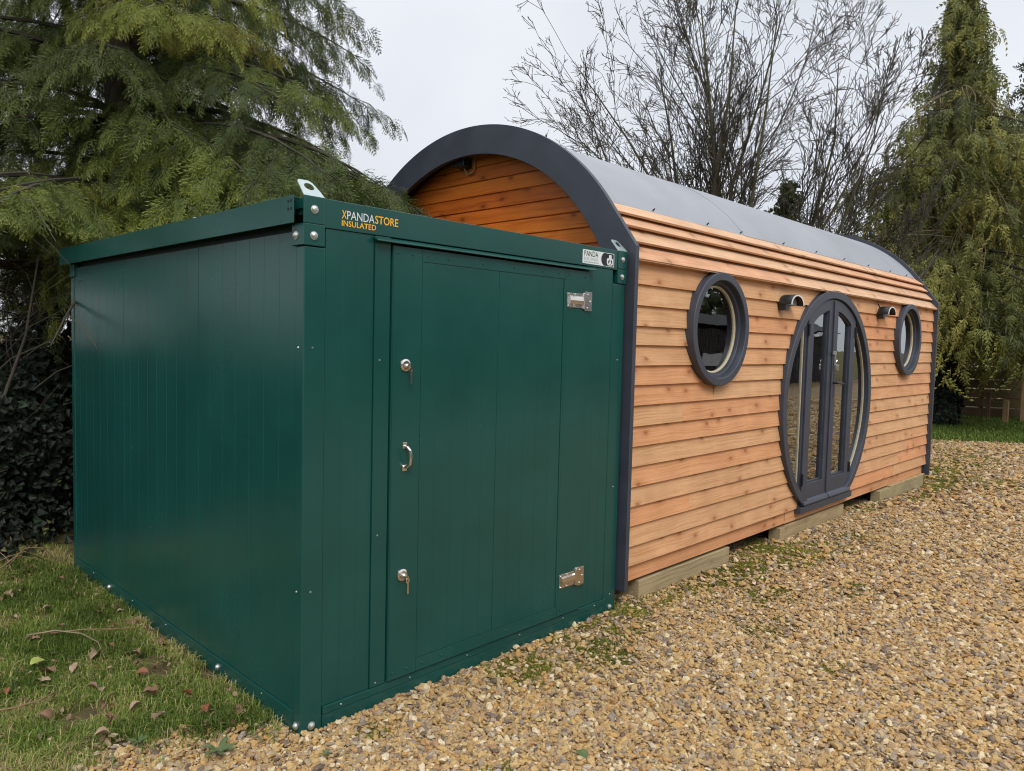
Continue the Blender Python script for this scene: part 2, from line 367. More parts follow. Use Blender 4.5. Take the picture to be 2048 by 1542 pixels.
sc10 = N(nt, 'ShaderNodeVectorMath', operation='SCALE'); sc10.inputs['Scale'].default_value = 10.7; L(mu.outputs['Result'], sc10.inputs[0])
mxw = N(nt, 'ShaderNodeMix', data_type='RGBA'); mxw.inputs['Factor'].default_value = .94; L(hs.outputs[0], mxw.inputs['A']); L(sc10.outputs[0], mxw.inputs['B'])
L(mxw.outputs['Result'], bg.inputs['Color']); L(bg.outputs[0], wo.inputs['Surface'])
sl = bpy.data.lights.new('sun', 'SUN'); sl.energy = 1.5; sl.angle = math.radians(25); sl.color = (1, .965, .91)
so = bpy.data.objects.new('sun', sl); COL.objects.link(so); so.location = (-5, -12, 15)
sd = Vector((math.sin(SUN_AZ) * math.cos(SUN_EL), math.cos(SUN_AZ) * math.cos(SUN_EL), math.sin(SUN_EL)))
so.rotation_euler = (-sd).to_track_quat('-Z', 'Y').to_euler()

vs = scene.view_settings; vs.view_transform = 'Standard'; vs.look = 'None'; vs.exposure = 0.35; vs.gamma = 1.0; vs.use_curve_mapping = False
try:
    cy = scene.cycles; cy.use_denoising = True; cy.denoiser = 'OPENIMAGEDENOISE'; cy.max_bounces = 6; cy.diffuse_bounces = 3; cy.glossy_bounces = 3
    cy.transparent_max_bounces = 8; cy.transmission_bounces = 3; cy.caustics_reflective = False; cy.caustics_refractive = False; cy.sample_clamp_indirect = 6; cy.filter_width = 1.1
except Exception as e:
    print('cycles settings', e)

# ---------------------------------------------------------------- ground
W, LB, H = 2.161, 3.026, 2.2       # green container: width (x), length (y), height
gs = 600
np_mesh('ground', [(-gs, -gs, -.004), (gs, -gs, -.004), (gs, gs, -.004), (-gs, gs, -.004)], [(0, 1, 2, 3)], M['lawn'])
bpy.data.objects['ground']['kind'] = 'structure'
GRAVEL = [(-9, -2.6), (-4, -1.2), (-2.2, -.35), (-1.2, .14), (-.66, .40), (-.40, .36), (-.12, .12), (.1, .25), (2.0, .3), (2.4, .5), (8.7, .5), (9.5, .9), (10.8, 1.4), (12.2, 1.5), (13.6, 1.2), (14.3, .5), (14.7, -.6), (15.5, -2.2), (18, -4), (40, -6), (40, -12), (-9, -12)]
def refine(poly, step=.25, amp=.05):
    out = []
    for i, a in enumerate(poly):
        bb = poly[(i + 1) % len(poly)]; d = math.dist(a, bb); k = max(1, int(d / step))
        for j in range(k):
            t = j / k; out.append((a[0] + (bb[0] - a[0]) * t + random.uniform(-amp, amp), a[1] + (bb[1] - a[1]) * t + random.uniform(-amp, amp)))
    return out
gp = refine(GRAVEL)
me = bpy.data.meshes.new('gravel_drive'); me.from_pydata([(x, y, 0.0) for x, y in gp], [], [list(range(len(gp)))])
o = link('gravel_drive', me, M['gravelbed']); o['kind'] = 'structure'

def inside(poly, X, Y):
    c = np.zeros(len(X), dtype=bool); n = len(poly); j = n - 1
    for i in range(n):
        xi, yi = poly[i]; xj, yj = poly[j]
        t = ((yi > Y) != (yj > Y)) & (X < (xj - xi) * (Y - yi) / (yj - yi + 1e-12) + xi)
        c ^= t; j = i
    return c

def noise2(X, Y, s, seed):
    """Smooth value noise in 2D."""
    r = np.random.default_rng(seed); G = r.random((128, 128))
    x = X * s; y = Y * s; xi = np.floor(x).astype(int); yi = np.floor(y).astype(int); fx = x - xi; fy = y - yi
    fx = fx * fx * (3 - 2 * fx); fy = fy * fy * (3 - 2 * fy)
    g = lambda a, bb: G[a % 128, bb % 128]
    return (g(xi, yi) * (1 - fx) + g(xi + 1, yi) * fx) * (1 - fy) + (g(xi, yi + 1) * (1 - fx) + g(xi + 1, yi + 1) * fx) * fy

def view_ok(X, Y, margin=1.18):
    """Inside a widened wedge in front of the camera (so steps aside still see gravel)."""
    dx = X - CAM.x; dy = Y - CAM.y
    fwd = dx * .719 + dy * .695; side = dx * .695 - dy * .719
    return (fwd > .3) & (np.abs(side) < fwd * .70 * margin + .7)

SLEEP = [(2.44, 3.65, .012, .9, .118), (4.62, 5.97, .006, .9, .122), (6.95, 8.52, -.022, .9, .122)]
MOSS = [(1.15, -.10, .28), (1.6, -.12, .3), (2.0, -.14, .3), (2.25, -.02, .28), (1.55, -.42, .22), (1.15, -.30, .15), (2.75, -.14, .3), (3.3, -.2, .34), (3.75, -.1, .3), (4.1, -.22, .4), (3.1, -.55, .25), (2.6, -.75, .22),
        (4.65, -.34, .30), (5.1, -.38, .24), (4.3, -.05, .3), (6.5, .05, .3), (7.6, -.14, .35), (8.3, -.2, .4), (8.9, -.05, .6), (9.6, .1, .7), (10.4, .3, .8), (11.4, .0, .7), (9.3, -.7, .5), (12.2, .6, .7), (12.8, -.6, .5), (3.7, -.9, .2), (.25, -.16, .1), (.35, -.75, .14), (2.3, -1.3, .12)]

def pebbles():
    pts = []
    def band(d0, d1, dens, s0, s1, lift):
        R = d1 + .5; n = int((2 * R) ** 2 * dens)
        X = rng.uniform(CAM.x - R, CAM.x + R, n); Y = rng.uniform(CAM.y - R, CAM.y + R, n)
        d = np.hypot(X - CAM.x, Y - CAM.y)
        k = (d > d0) & (d < d1) & view_ok(X, Y)
        X, Y = X[k], Y[k]
        ok = inside(GRAVEL, X + rng.normal(0, .05, len(X)), Y + rng.normal(0, .05, len(X)))
        ok &= ~((X > -.01) & (X < W + .01) & (Y > -.005) & (Y < LB)) & ~((X > 2.2) & (X < 8.66) & (Y > .10))
        for x0, x1, y0, y1, z1 in SLEEP: ok &= ~((X > x0 - .01) & (X < x1 + .01) & (Y > y0 - .012) & (Y < y1))
        X, Y = X[ok], Y[ok]
        for mx_, my_, mr in MOSS:
            dd = np.hypot(X - mx_, Y - my_) / mr; keep = rng.random(len(X)) > np.clip(1.25 - dd, 0, .6); X, Y = X[keep], Y[keep]
        n = len(X); s = s0 * np.exp(rng.normal(0, .40, n)); s = np.clip(s, s0 * .45, s1)
        Z = rng.uniform(-.1, lift, n) * s * 1.0
        scl = np.stack([s * rng.uniform(.75, 1.35, n), s * rng.uniform(.6, 1.05, n), s * rng.uniform(.34, .72, n)], 1)
        rot = np.stack([rng.normal(0, .35, n), rng.normal(0, .35, n), rng.uniform(0, 6.28, n)], 1)
        col = np.clip(rng.random(n), 0, 1)
        pts.append((np.stack([X, Y, Z + .002], 1), scl, rot, col))
    band(.4, 3.2, 13500, .0076, .018, 1.0)
    band(3.2, 5.2, 8200, .0088, .02, 1.0)
    band(5.2, 8.5, 3300, .0118, .024, .9)
    band(8.5, 17.5, 760, .019, .036, .8)
    # stones further along the drive, which the panes mirror
    n = 52000; X = rng.uniform(6, 24, n); Y = rng.uniform(-8, -.6, n); k = ~view_ok(X, Y) & inside(GRAVEL, X, Y); X, Y = X[k], Y[k]; n = len(X); s = .024 * np.exp(rng.normal(0, .4, n))
    pts.append((np.stack([X, Y, s * .2], 1), np.stack([s * 1.1, s * .8, s * .55], 1), np.stack([rng.normal(0, .3, n), rng.normal(0, .3, n), rng.uniform(0, 6.28, n)], 1), rng.random(n)))
    P = np.concatenate([p[0] for p in pts]); S = np.concatenate([p[1] for p in pts]); Rr = np.concatenate([p[2] for p in pts]); C = np.concatenate([p[3] for p in pts])
    print('pebbles', len(P))
    me = bpy.data.meshes.new('gravel'); me.vertices.add(len(P)); me.vertices.foreach_set('co', P.astype(np.float32).ravel())
    a = me.attributes.new('scl', 'FLOAT_VECTOR', 'POINT'); a.data.foreach_set('vector', S.astype(np.float32).ravel())
    a = me.attributes.new('rot', 'FLOAT_VECTOR', 'POINT'); a.data.foreach_set('vector', Rr.astype(np.float32).ravel())
    a = me.attributes.new('col', 'FLOAT', 'POINT'); a.data.foreach_set('value', C.astype(np.float32))
    o = link('gravel', me, M['pebble']); tag(o, 'loose tan and brown gravel stones covering the drive', 'gravel', kind='stuff')
    ng = bpy.data.node_groups.new('pebble_scatter', 'GeometryNodeTree')
    ng.interface.new_socket('Geometry', in_out='INPUT', socket_type='NodeSocketGeometry'); ng.interface.new_socket('Geometry', in_out='OUTPUT', socket_type='NodeSocketGeometry')
    gi = ng.nodes.new('NodeGroupInput'); go = ng.nodes.new('NodeGroupOutput'); l = ng.links.new
    ic = ng.nodes.new('GeometryNodeMeshIcoSphere'); ic.inputs['Radius'].default_value = 1.0; ic.inputs['Subdivisions'].default_value = 2
    nz = ng.nodes.new('ShaderNodeTexNoise'); nz.inputs['Scale'].default_value = 1.25; nz.inputs['Detail'].default_value = 1.0
    sb = ng.nodes.new('ShaderNodeVectorMath'); sb.operation = 'SUBTRACT'; sb.inputs[1].default_value = (.5, .5, .5); l(nz.outputs['Color'], sb.inputs[0])
    sv = ng.nodes.new('ShaderNodeVectorMath'); sv.operation = 'SCALE'; sv.inputs['Scale'].default_value = 1.5; l(sb.outputs[0], sv.inputs[0])
    sp = ng.nodes.new('GeometryNodeSetPosition'); l(ic.outputs['Mesh'], sp.inputs['Geometry']); l(sv.outputs[0], sp.inputs['Offset'])
    sh = ng.nodes.new('GeometryNodeSetShadeSmooth'); sh.inputs['Shade Smooth'].default_value = False; l(sp.outputs[0], sh.inputs[0])
    sm = ng.nodes.new('GeometryNodeSetMaterial'); sm.inputs['Material'].default_value = M['pebble']; l(sh.outputs[0], sm.inputs['Geometry'])
    ip = ng.nodes.new('GeometryNodeInstanceOnPoints'); l(gi.outputs[0], ip.inputs['Points']); l(sm.outputs[0], ip.inputs['Instance'])
    a1 = ng.nodes.new('GeometryNodeInputNamedAttribute'); a1.data_type = 'FLOAT_VECTOR'; a1.inputs['Name'].default_value = 'rot'
    a2 = ng.nodes.new('GeometryNodeInputNamedAttribute'); a2.data_type = 'FLOAT_VECTOR'; a2.inputs['Name'].default_value = 'scl'
    er = ng.nodes.new('FunctionNodeEulerToRotation'); l(a1.outputs[0], er.inputs[0]); l(er.outputs[0], ip.inputs['Rotation']); l(a2.outputs[0], ip.inputs['Scale'])
    l(ip.outputs[0], go.inputs[0])
    md = o.modifiers.new('scatter', 'NODES'); md.node_group = ng
pebbles()

# ---------------------------------------------------------------- grass and moss
def tufts(name, X, Y, nb, h0, h1, wid, colfun, mat, label, cat, spread=.03, bend=.8):
    n = len(X); k = n * nb
    bx = np.repeat(X, nb) + rng.normal(0, spread, k); by = np.repeat(Y, nb) + rng.normal(0, spread, k)
    h = rng.uniform(h0, h1, k) * np.repeat(rng.uniform(.7, 1.25, n), nb); az = rng.uniform(0, 2 * PI, k); bd = rng.uniform(.15, bend, k)
    wx, wy = -np.sin(az) * wid * .5, np.cos(az) * wid * .5
    dx, dy = np.cos(az), np.sin(az)
    V = np.zeros((k, 5, 3)); z0 = -.006
    V[:, 0] = np.stack([bx - wx, by - wy, np.full(k, z0)], 1); V[:, 1] = np.stack([bx + wx, by + wy, np.full(k, z0)], 1)
    m1 = .5; ox = dx * h * bd * .35; oy = dy * h * bd * .35; mz = h * .58
    V[:, 2] = np.stack([bx + ox + wx * .8, by + oy + wy * .8, mz], 1); V[:, 3] = np.stack([bx + ox - wx * .8, by + oy - wy * .8, mz], 1)
    V[:, 4] = np.stack([bx + dx * h * bd, by + dy * h * bd, h * (1 - .45 * bd)], 1)
    base = (np.arange(k) * 5)[:, None]
    F = np.concatenate([base + np.array([0, 1, 2]), base + np.array([0, 2, 3]), base + np.array([3, 2, 4])])
    c = colfun(bx, by, k); C = np.concatenate([c, c, c])
    o = np_mesh(name, V.reshape(-1, 3), F, mat, None, C); tag(o, label, cat, kind='stuff')
    return o
n = 60000
X = rng.uniform(-3.2, .05, n); Y = rng.uniform(-1.0, 4.2, n)
g_in = inside(GRAVEL, X + rng.normal(0, .07, n), Y + rng.normal(0, .07, n))
d = np.hypot(X - CAM.x, Y - CAM.y)
k = ~g_in & view_ok(X, Y, 1.1) & ~((X > -.012) & (Y > -.02) & (Y < LB)) & (noise2(X, Y, 5.1, 5) > .22) & (rng.random(n) < np.clip(1.35 - .12 * d, .4, 1) * np.clip((4.1 - Y) / .8, .05, 1))
k |= (rng.random(n) < .006) & g_in & view_ok(X, Y) & (Y > -.5)
Xg, Yg = X[k], Y[k]
# thin sparse growth along the container's side
tufts('grass', Xg, Yg, 7, .022, .075, .0036, lambda x, y, k: np.clip(noise2(x, y, 4.2, 9) * 1.1 - .16 + rng.normal(0, .18, k) + (rng.random(k) < .16) * .5, 0, 1), M['grass'], 'short green lawn grass with straw blades left of the container', 'grass', .018, 1.5)
# far lawn strip by the fence
n = 26000; X = rng.uniform(13.0, 22.5, n); Y = rng.uniform(-6, 5, n)
k = ~inside(GRAVEL, X + rng.normal(0, .25, n), Y + rng.normal(0, .25, n)) & view_ok(X, Y, 1.05)
tufts('grass', X[k], Y[k], 5, .05, .10, .012, lambda x, y, k: np.clip(.22 + rng.normal(0, .14, k), 0, .7), M['grass'], 'green lawn strip in front of the low fence', 'grass', .06, .9)
mx_, my_ = [], []
for a, bb, r in MOSS:
    n = int(1350 * r * r / .07 * (1 if a < 6 else .35)); rr = r * np.sqrt(rng.random(n)) * rng.uniform(.6, 1.1, n); th = rng.uniform(0, 6.28, n)
    mx_.append(a + rr * np.cos(th) * 1.25); my_.append(bb + rr * np.sin(th) * .75)
X = np.concatenate(mx_); Y = np.concatenate(my_)
k = ~((X > -.005) & (X < W + .01) & (Y > -.012)) & (noise2(X, Y, 9, 3) > .30) & ~((X > 2.2) & (X < 8.6) & (Y > .25))
for x0, x1, y0, y1, z1 in SLEEP: k &= ~((X > x0 - .01) & (X < x1 + .01) & (Y > y0 - .015) & (Y < y1))
tufts('moss', X[k], Y[k], 5, .005, .019, .0040, lambda x, y, k: np.clip(noise2(x, y, 3, 21) * .8 + rng.normal(0, .15, k), 0, 1), M['moss'], 'yellow green moss and grass tufts in the gravel at the foot of the buildings', 'moss', .012, .9)

# ---------------------------------------------------------------- green container
ct = thing('storage_container', 'dark green insulated steel storage container with a door and lifting eyes', 'container', (W / 2, LB / 2, 0))
G = M['green']
def ribbed(u0, u1, seams, fine, depth=.0011, wid=.004, sdepth=.004, swid=.006):
    """Outline (u, depth) of a panel with narrow grooves."""
    gr = [(u, wid, depth) for u in fine] + [(u, swid, sdepth) for u in seams]
    gr.sort(); out = [(u0, 0.)]
    for u, wd, dp in gr: out += [(u - wd / 2, 0.), (u - wd / 4, dp), (u + wd / 4, dp), (u + wd / 2, 0.)]
    out.append((u1, 0.)); return out
# side (x = 0) panels: wall sheet 4 mm back from the posts
mb = MB()
fine = [y for y in np.arange(.20, 2.95, .133) if all(abs(y - s) > .03 for s in (.996, 2.033))]
pr = ribbed(.0655, 2.9655, (.996, 2.033), fine)
mb.prism([(.004 + dd, u) for u, dd in pr] + [(.06, 2.9655), (.06, .0655)], 'z', .092, 2.064)
mb.build('side_panel', G, ct)
MB().box(.032, .055, .066, 2.965, 2.0645, 2.151).build('flashing_shade_strip', M['green_dark'], ct)  # dark strip: paints the shadow line below the roof flashing
mb = MB()
pr = ribbed(.0655, 2.9655, (1.0, 2.03), fine)
mb.prism([(W - .004 - dd, u) for u, dd in pr] + [(W - .06, 2.9655), (W - .06, .0655)], 'z', .092, 2.15); mb.build('side_panel', G, ct)
# front infill panels
for (a, c, fr) in ((.0985, .334, (.18, .26)), (1.806, 2.0395, (1.88, 1.96))):
    mb = MB(); pr = ribbed(a, c, (), fr)
    mb.prism([(u, .004 + dd) for u, dd in pr] + [(c, .06), (a, .06)], 'z', .097, 2.082); mb.build('front_panel', G, ct)
MB().box(.06, W - .06, LB - .06, LB - .004, .09, 2.15).build('rear_panel', G, ct)
MB().box(.0, W, .012, LB, 2.152, 2.186).build('roof_panel', G, ct)
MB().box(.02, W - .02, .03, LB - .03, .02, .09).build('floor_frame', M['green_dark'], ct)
# corner posts: folded angle, rounded outer edge
def angle_post(x0, y0, sx, sy, ax, ay, z0, z1, t=.05):
    P = [(0, 0), (ax, 0), (ax, t), (t, t), (t, ay), (0, ay)]
    return MB().prism([(x0 + sx * a, y0 + sy * bb) for a, bb in P], 'z', z0, z1)
angle_post(0, 0, 1, 1, .098, .065, 0, 2.004).build('corner_post', G, ct, .006, seg=3)
angle_post(W, 0, -1, 1, .12, .065, 0, 2.004).build('corner_post', G, ct, .006, seg=3)
angle_post(0, LB, 1, -1, .098, .06, 0, 2.004).build('corner_post', G, ct, .006, seg=3)
angle_post(W, LB, -1, -1, .12, .06, 0, 2.004).build('corner_post', G, ct, .006, seg=3)
# rails
def rail(nm, parts):
    mb = MB()
    for p in parts: mb.box(*p)
    return mb.build(nm, G, ct, .0025)
rail('bottom_rail', [(.1, W - .1205, -.001, .04, .0, .0585), (.101, W - .103, -.003, .04, .0605, .0945)])
rail('bottom_rail', [(-.001, .04, .067, LB - .062, .0, .0885)])
rail('bottom_rail', [(W - .04, W + .001, .067, LB - .062, .0, .0885)])
rail('bottom_rail', [(.1, W - .1205, LB - .04, LB + .001, .0, .0885)])
rail('top_beam', [(.0905, W - .0845, -.001, .05, 2.084, 2.2)])
rail('top_beam', [(.0905, W - .0845, LB - .05, LB + .001, 2.084, 2.2)])
# corner brackets
def bracket(x0, y0, sx, sy, ax=.089, ay=.088):
    mb = MB()
    P = [(-.006, -.006), (ax, -.006), (ax, .03), (.03, .03), (.03, ay), (-.006, ay)]
    mb.prism([(x0 + sx * a, y0 + sy * bb) for a, bb in P], 'z', 2.006, 2.092)
    P = [(-.006, -.006), (ax, -.006), (ax, .05), (.03, .05), (.03, .002), (-.006, .002)]
    mb.prism([(x0 + sx * a, y0 + sy * bb) for a, bb in P], 'z', 2.0925, 2.201)
    mb.prism([(x0 + sx * a, y0 + sy * bb) for a, bb in ((.010, .0025), (.0295, .0025), (.0295, .07), (.010, .07))], 'z', 2.128, 2.199)
    return mb.build('corner_bracket', G, ct, .003)
bracket(0, 0, 1, 1); bracket(W, 0, -1, 1, .083); bracket(0, LB, 1, -1); bracket(W, LB, -1, -1, .083)
# roof edge flashing along both long sides
for sx, xx in ((-1, 0), (1, W)):
    x0, x1 = (xx - .034, xx - .004) if sx < 0 else (xx + .004, xx + .034)
    mb = MB(); mb.box(x0 if sx < 0 else x1 - .004, x0 + .004 if sx < 0 else x1, .024, LB + .13, 2.09, 2.2); mb.box(x0 + .0041 if sx < 0 else xx - .03, xx + .03 if sx < 0 else x1 - .0041, .062, LB + .13, 2.1945, 2.1995)
    fl = mb.build('roof_flashing', G, ct, .003)
    if sx < 0:
        for yy in (.045, .066):
            for zz in (2.178, 2.148):
                MB().cyl((x0 - .002, yy, zz), (x0 + .01, yy, zz), .0055, .0055, 10).build('rivet', M['green_dark'], fl)
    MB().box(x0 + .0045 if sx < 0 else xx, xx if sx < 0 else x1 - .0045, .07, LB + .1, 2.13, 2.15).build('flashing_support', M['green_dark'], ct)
# drip strip over the door
mb = MB(); mb.prism([(-.002, 2.079), (-.034, 2.064), (-.036, 2.058), (-.030, 2.056), (-.002, 2.070)], 'x', .326, 1.835); mb.build('drip_strip', G, ct, .0012)
# door frame strip and door leaf
door = MB().box(.425, 1.80, -.010, .05, .10, 2.052).build('door', G, ct, .003)
mb = MB()
mb.box(.3365, .4165, -.004, .05, .0985, 2.081)
mb.box(.4165, 1.8045, -.0025, .03, .0965, .0985); mb.build('door_frame', G, ct, .002)
# door skin: raised strips, centre panel with fine grooves
mb = MB()
pr = ribbed(.588, 1.572, (1.077,), [u for u in np.arange(.677, 1.55, .1) if abs(u - 1.077) > .03], .0013, .0045, .004, .006)
mb.prism([(u, -.0125 + dd) for u, dd in pr] + [(1.572, -.0095), (.588, -.0095)], 'z', .165, 1.99)
mb.box(.428, .5855, -.0135, -.0095, .103, 2.049); mb.box(1.5755, 1.588, -.0155, -.0095, .165, 1.99); mb.box(1.591, 1.797, -.0135, -.0095, .103, 2.049)
mb.box(.5865, 1.5895, -.0138, -.0095, 1.993, 2.049); mb.box(.5865, 1.5895, -.0138, -.0095, .103, .162)
for x in (.45, .53, .62, .74, .96, 1.18, 1.40, 1.53, 1.62, 1.76):
    for z in (2.018, .135): mb.cyl((x, -.0135, z), (x, -.0175, z), .0052, .0038, 10)
mb.build('door_skin', G, door, .0012)
# small self-drilling screws over the frame
def screw(p, nrm, r=.0045):
    p = Vector(p); nrm = Vector(nrm); MB().cyl(p, p + nrm * .004, r, r * .65, 8).build('screw', M['bolt'], ct)
for x in (.04,):
    for z in (1.60, .60): screw((x, .0, z), (0, -1, 0))
for x in (.365, 2.10):
    for z in (1.55, .78, .115): screw((x, -.003, z), (0, -1, 0))
for x in (.19, .56, .92, 1.3, 1.66, 1.95): screw((x, -.003, .078), (0, -1, 0))
for y in (.33, 1.4, 1.9, 2.6): screw((0, y, .07), (-1, 0, 0), .0035)
for z in (1.6, .6): screw((0, .04, z), (-1, 0, 0))
# bolts
def bolt(p, nrm, r=.0135):
    p = Vector(p); nrm = Vector(nrm); mb = MB()
    mb.cyl(p, p + nrm * .003, r * 1.25, r * 1.25, 18)
    mb.tube([p + nrm * .003, p + nrm * .009, p + nrm * .013], [r, r * .86, r * .35], 14)
    return mb.build('bolt', M['bolt'], ct)
for p, nn in (((.040, -.006, 2.149), (0, -1, 0)), ((.038, -.006, 2.046), (0, -1, 0)), ((-.006, .052, 2.046), (-1, 0, 0)), ((.048, -.001, .034), (0, -1, 0)), ((-.001, .036, .036), (-1, 0, 0)),
              ((2.122, -.006, 2.149), (0, -1, 0)), ((2.118, -.006, 2.046), (0, -1, 0)), ((2.105, -.001, .034), (0, -1, 0)), ((-.001, .766, .044), (-1, 0, 0)), ((-.001, 2.30, .05), (-1, 0, 0))):
    bolt(p, nn)
mb = MB(); mb.tube([(.012, 1.05, 2.2), (.012, 1.05, 2.212), (.012, 1.05, 2.218)], [.013, .012, .005], 12); mb.build('bolt', M['bolt'], ct)
# lifting eyes: bent plate with a hole, leaning back
def lifting_eye(x0, wid, flip=False):
    h = .092; n = 28
    O = []; I = []
    tpl = [(0, 0), (wid, 0), (wid * .93, h * .34), (wid * .72, h * .86), (wid * .58, h), (wid * .08, h), (0, h * .9)]
    cx, cz, r = wid * .46, h * .60, .0195
    def ray(a):
        best = None; dx, dz = math.cos(a), math.sin(a)
        for i in range(len(tpl)):
            (ax, az), (bx, bz) = tpl[i], tpl[(i + 1) % len(tpl)]
            ex, ez = bx - ax, bz - az; den = dx * ez - dz * ex
            if abs(den) < 1e-9: continue
            t = ((ax - cx) * ez - (az - cz) * ex) / den; u = ((ax - cx) * dz - (az - cz) * dx) / den
            if t > 0 and -1e-6 <= u <= 1 + 1e-6 and (best is None or t < best): best = t
        return cx + dx * best, cz + dz * best
    angs = sorted([2 * PI * i / n for i in range(n)] + [math.atan2(q[1] - cz, q[0] - cx) % (2 * PI) for q in tpl])
    for a in angs:
        O.append(ray(a)); I.append((cx + r * math.cos(a) * 1.12, cz + r * math.sin(a)))
    mb = MB(); mb.loops(O, I, 'y', 0, .006)
    ca, sa = math.cos(math.radians(40)), math.sin(math.radians(40))
    mb.v = [(x0 + x, -.003 + y * ca + z * sa, 2.2005 + z * ca - y * sa) for x, y, z in mb.v]
    mb.build('lifting_eye', M['zinc'], ct, .001)
lifting_eye(-.003, .092); lifting_eye(2.080, .092)
# door furniture
def rose(z):
    mb = MB(); mb.tube([(.497, -.0135, z), (.497, -.019, z), (.497, -.0235, z)], [.0285, .0275, .019], 28)
    mb.cyl((.503, -.0235, z - .004), (.503, -.036, z - .004), .0115, .0105, 18)
    return mb.build('door_lock', M['steel'], door, smooth=False)
rose(1.528); rose(.578)
def hanging_key(z, label):
    t = thing('key', label, 'key', (.505, -.045, z - .03))
    mb = MB()
    mb.box(.5005, .5055, -.052, -.034, z - .010, z + .002)                   # part in the lock
    mb.loops([(.503 + .0105 * math.cos(a), z - .02 + .0125 * math.sin(a)) for a in np.linspace(0, 2 * PI, 20, endpoint=False)],
             [(.503 + .004 * math.cos(a), z - .02 + .005 * math.sin(a)) for a in np.linspace(0, 2 * PI, 20, endpoint=False)], 'y', -.050, -.047)
    mb.build('key_bow', M['steel'], t)
    mb = MB(); mb.box(.5015, .5085, -.049, -.0462, z - .082, z - .03)
    for i in range(4): mb.box(.5085, .5085 + .002 + .001 * (i % 2), -.0488, -.0464, z - .078 + i * .010, z - .073 + i * .010)
    mb.build('key_blade', M['steel'], t)
hanging_key(1.528, 'small silver key hanging in the upper lock of the green door')
hanging_key(.578, 'small silver key hanging in the lower lock of the green door')
mb = MB()
for z, s in ((1.168, 1), (1.066, -1)):
    mb.box(.488, .513, -.0175, -.0135, z - .014, z + .014)
mb.tube([(.501, -.016, 1.165), (.503, -.034, 1.160), (.505, -.049, 1.148), (.506, -.053, 1.117), (.505, -.049, 1.086), (.503, -.034, 1.074), (.501, -.016, 1.069)], .0075, 12)
mb.build('door_handle', M['steel'], door, .0015, smooth=False)
def hinge(z):
    mb = MB()
    mb.box(1.602, 1.735, -.0175, -.0135, z - .040, z + .040)
    mb.prism([(-.0175, z - .026), (-.027, z - .020), (-.030, z), (-.027, z + .020), (-.0175, z + .026)], 'x', 1.617, 1.733)
    mb.prism([(1.745, z - .041), (1.758, z - .055), (1.818, z - .052), (1.818, z + .052), (1.758, z + .055), (1.745, z + .041)], 'y', -.0205, -.0142)
    mb.cyl((1.741, -.020, z - .044), (1.741, -.020, z + .044), .007, .007, 14)
    for x, dz in ((1.610, .032), (1.610, -.032), (1.665, .034), (1.665, -.034), (1.80, 0.), (1.776, .038), (1.776, -.038)):
        mb.tube([(x, -.0175 if x < 1.7 else -.0205, z + dz), (x, -.022 if x < 1.7 else -.0245, z + dz), (x, -.024 if x < 1.7 else -.0265, z + dz)], [.006, .0052, .002], 12)
    return mb.build('hinge', M['steel'], door, .001)
hinge(1.881); hinge(.300)
# lettering on the beam
YL = -.0024
text_mesh('X', .0235, .0345, 'lettering', M['yellow_vinyl'], ct, .1690, 2.131, YL, .012)
text_mesh('PANDA', .136, .0345, 'lettering', M['silver_vinyl'], ct, .1945, 2.131, YL, .006)
text_mesh('STORE', .122, .0345, 'lettering', M['yellow_vinyl'], ct, .3335, 2.131, YL, .012)
text_mesh('INSULATED', .170, .0235, 'lettering', M['yellow_vinyl'], ct, .1690, 2.1015, YL, .012)
# sticker with emblem
def rrect(x0, x1, z0, z1, r, n=6):
    P = []
    for cx, cz, a0 in ((x1 - r, z1 - r, 0), (x0 + r, z1 - r, PI / 2), (x0 + r, z0 + r, PI), (x1 - r, z0 + r, 3 * PI / 2)):
        P += [(cx + r * math.cos(a0 + PI / 2 * i / n), cz + r * math.sin(a0 + PI / 2 * i / n)) for i in range(n + 1)]
    return P
def disc(cx, cz, rx, rz, rot=0., n=28):
    return [(cx + rx * math.cos(a) * math.cos(rot) - rz * math.sin(a) * math.sin(rot), cz + rx * math.cos(a) * math.sin(rot) + rz * math.sin(a) * math.cos(rot)) for a in np.linspace(0, 2 * PI, n, endpoint=False)]
st = MB().prism(rrect(1.744, 2.040, 2.0965, 2.1745, .005), 'y', -.0019, -.0009).build('sticker', M['white_vinyl'], ct)
text_mesh('PANDA', .128, .030, 'lettering', M['black_vinyl'], st, 1.757, 2.139, -.0026, .004)
text_mesh('BUILDINGS', .128, .0165, 'lettering', M['grey_print'], st, 1.757, 2.1165, -.0026, 0)
mb = MB(); xx = 1.757
for wd in (.010, .016, .006, .024, .012, .018, .010, .008): mb.box(xx, xx + wd, -.0027, -.0022, 2.1035, 2.1095); xx += wd + .0042
mb.build('small_print', M['grey_print'], st)
mb = MB(); mb.prism(disc(1.951, 2.1355, .036, .0375), 'y', -.0025, -.0021); mb.prism(rrect(1.951, 2.034, 2.100, 2.1715, .004), 'y', -.00255, -.00215)
mb.build('emblem', M['black_vinyl'], st)
mb = MB(); mb.prism(rrect(1.968, 2.028, 2.104, 2.1640, .017), 'y', -.0031, -.0027); mb.build('emblem_face', M['white_vinyl'], st)
mb = MB()
for q in (disc(1.975, 2.156, .0125, .0135), disc(2.023, 2.156, .0105, .0135), disc(1.987, 2.126, .0055, .0125, -.45), disc(2.012, 2.126, .0055, .0125, .45), disc(2.0, 2.111, .005, .003)):
    mb.prism(q, 'y', -.0037, -.0033)
mb.build('emblem_marks', M['black_vinyl'], st)

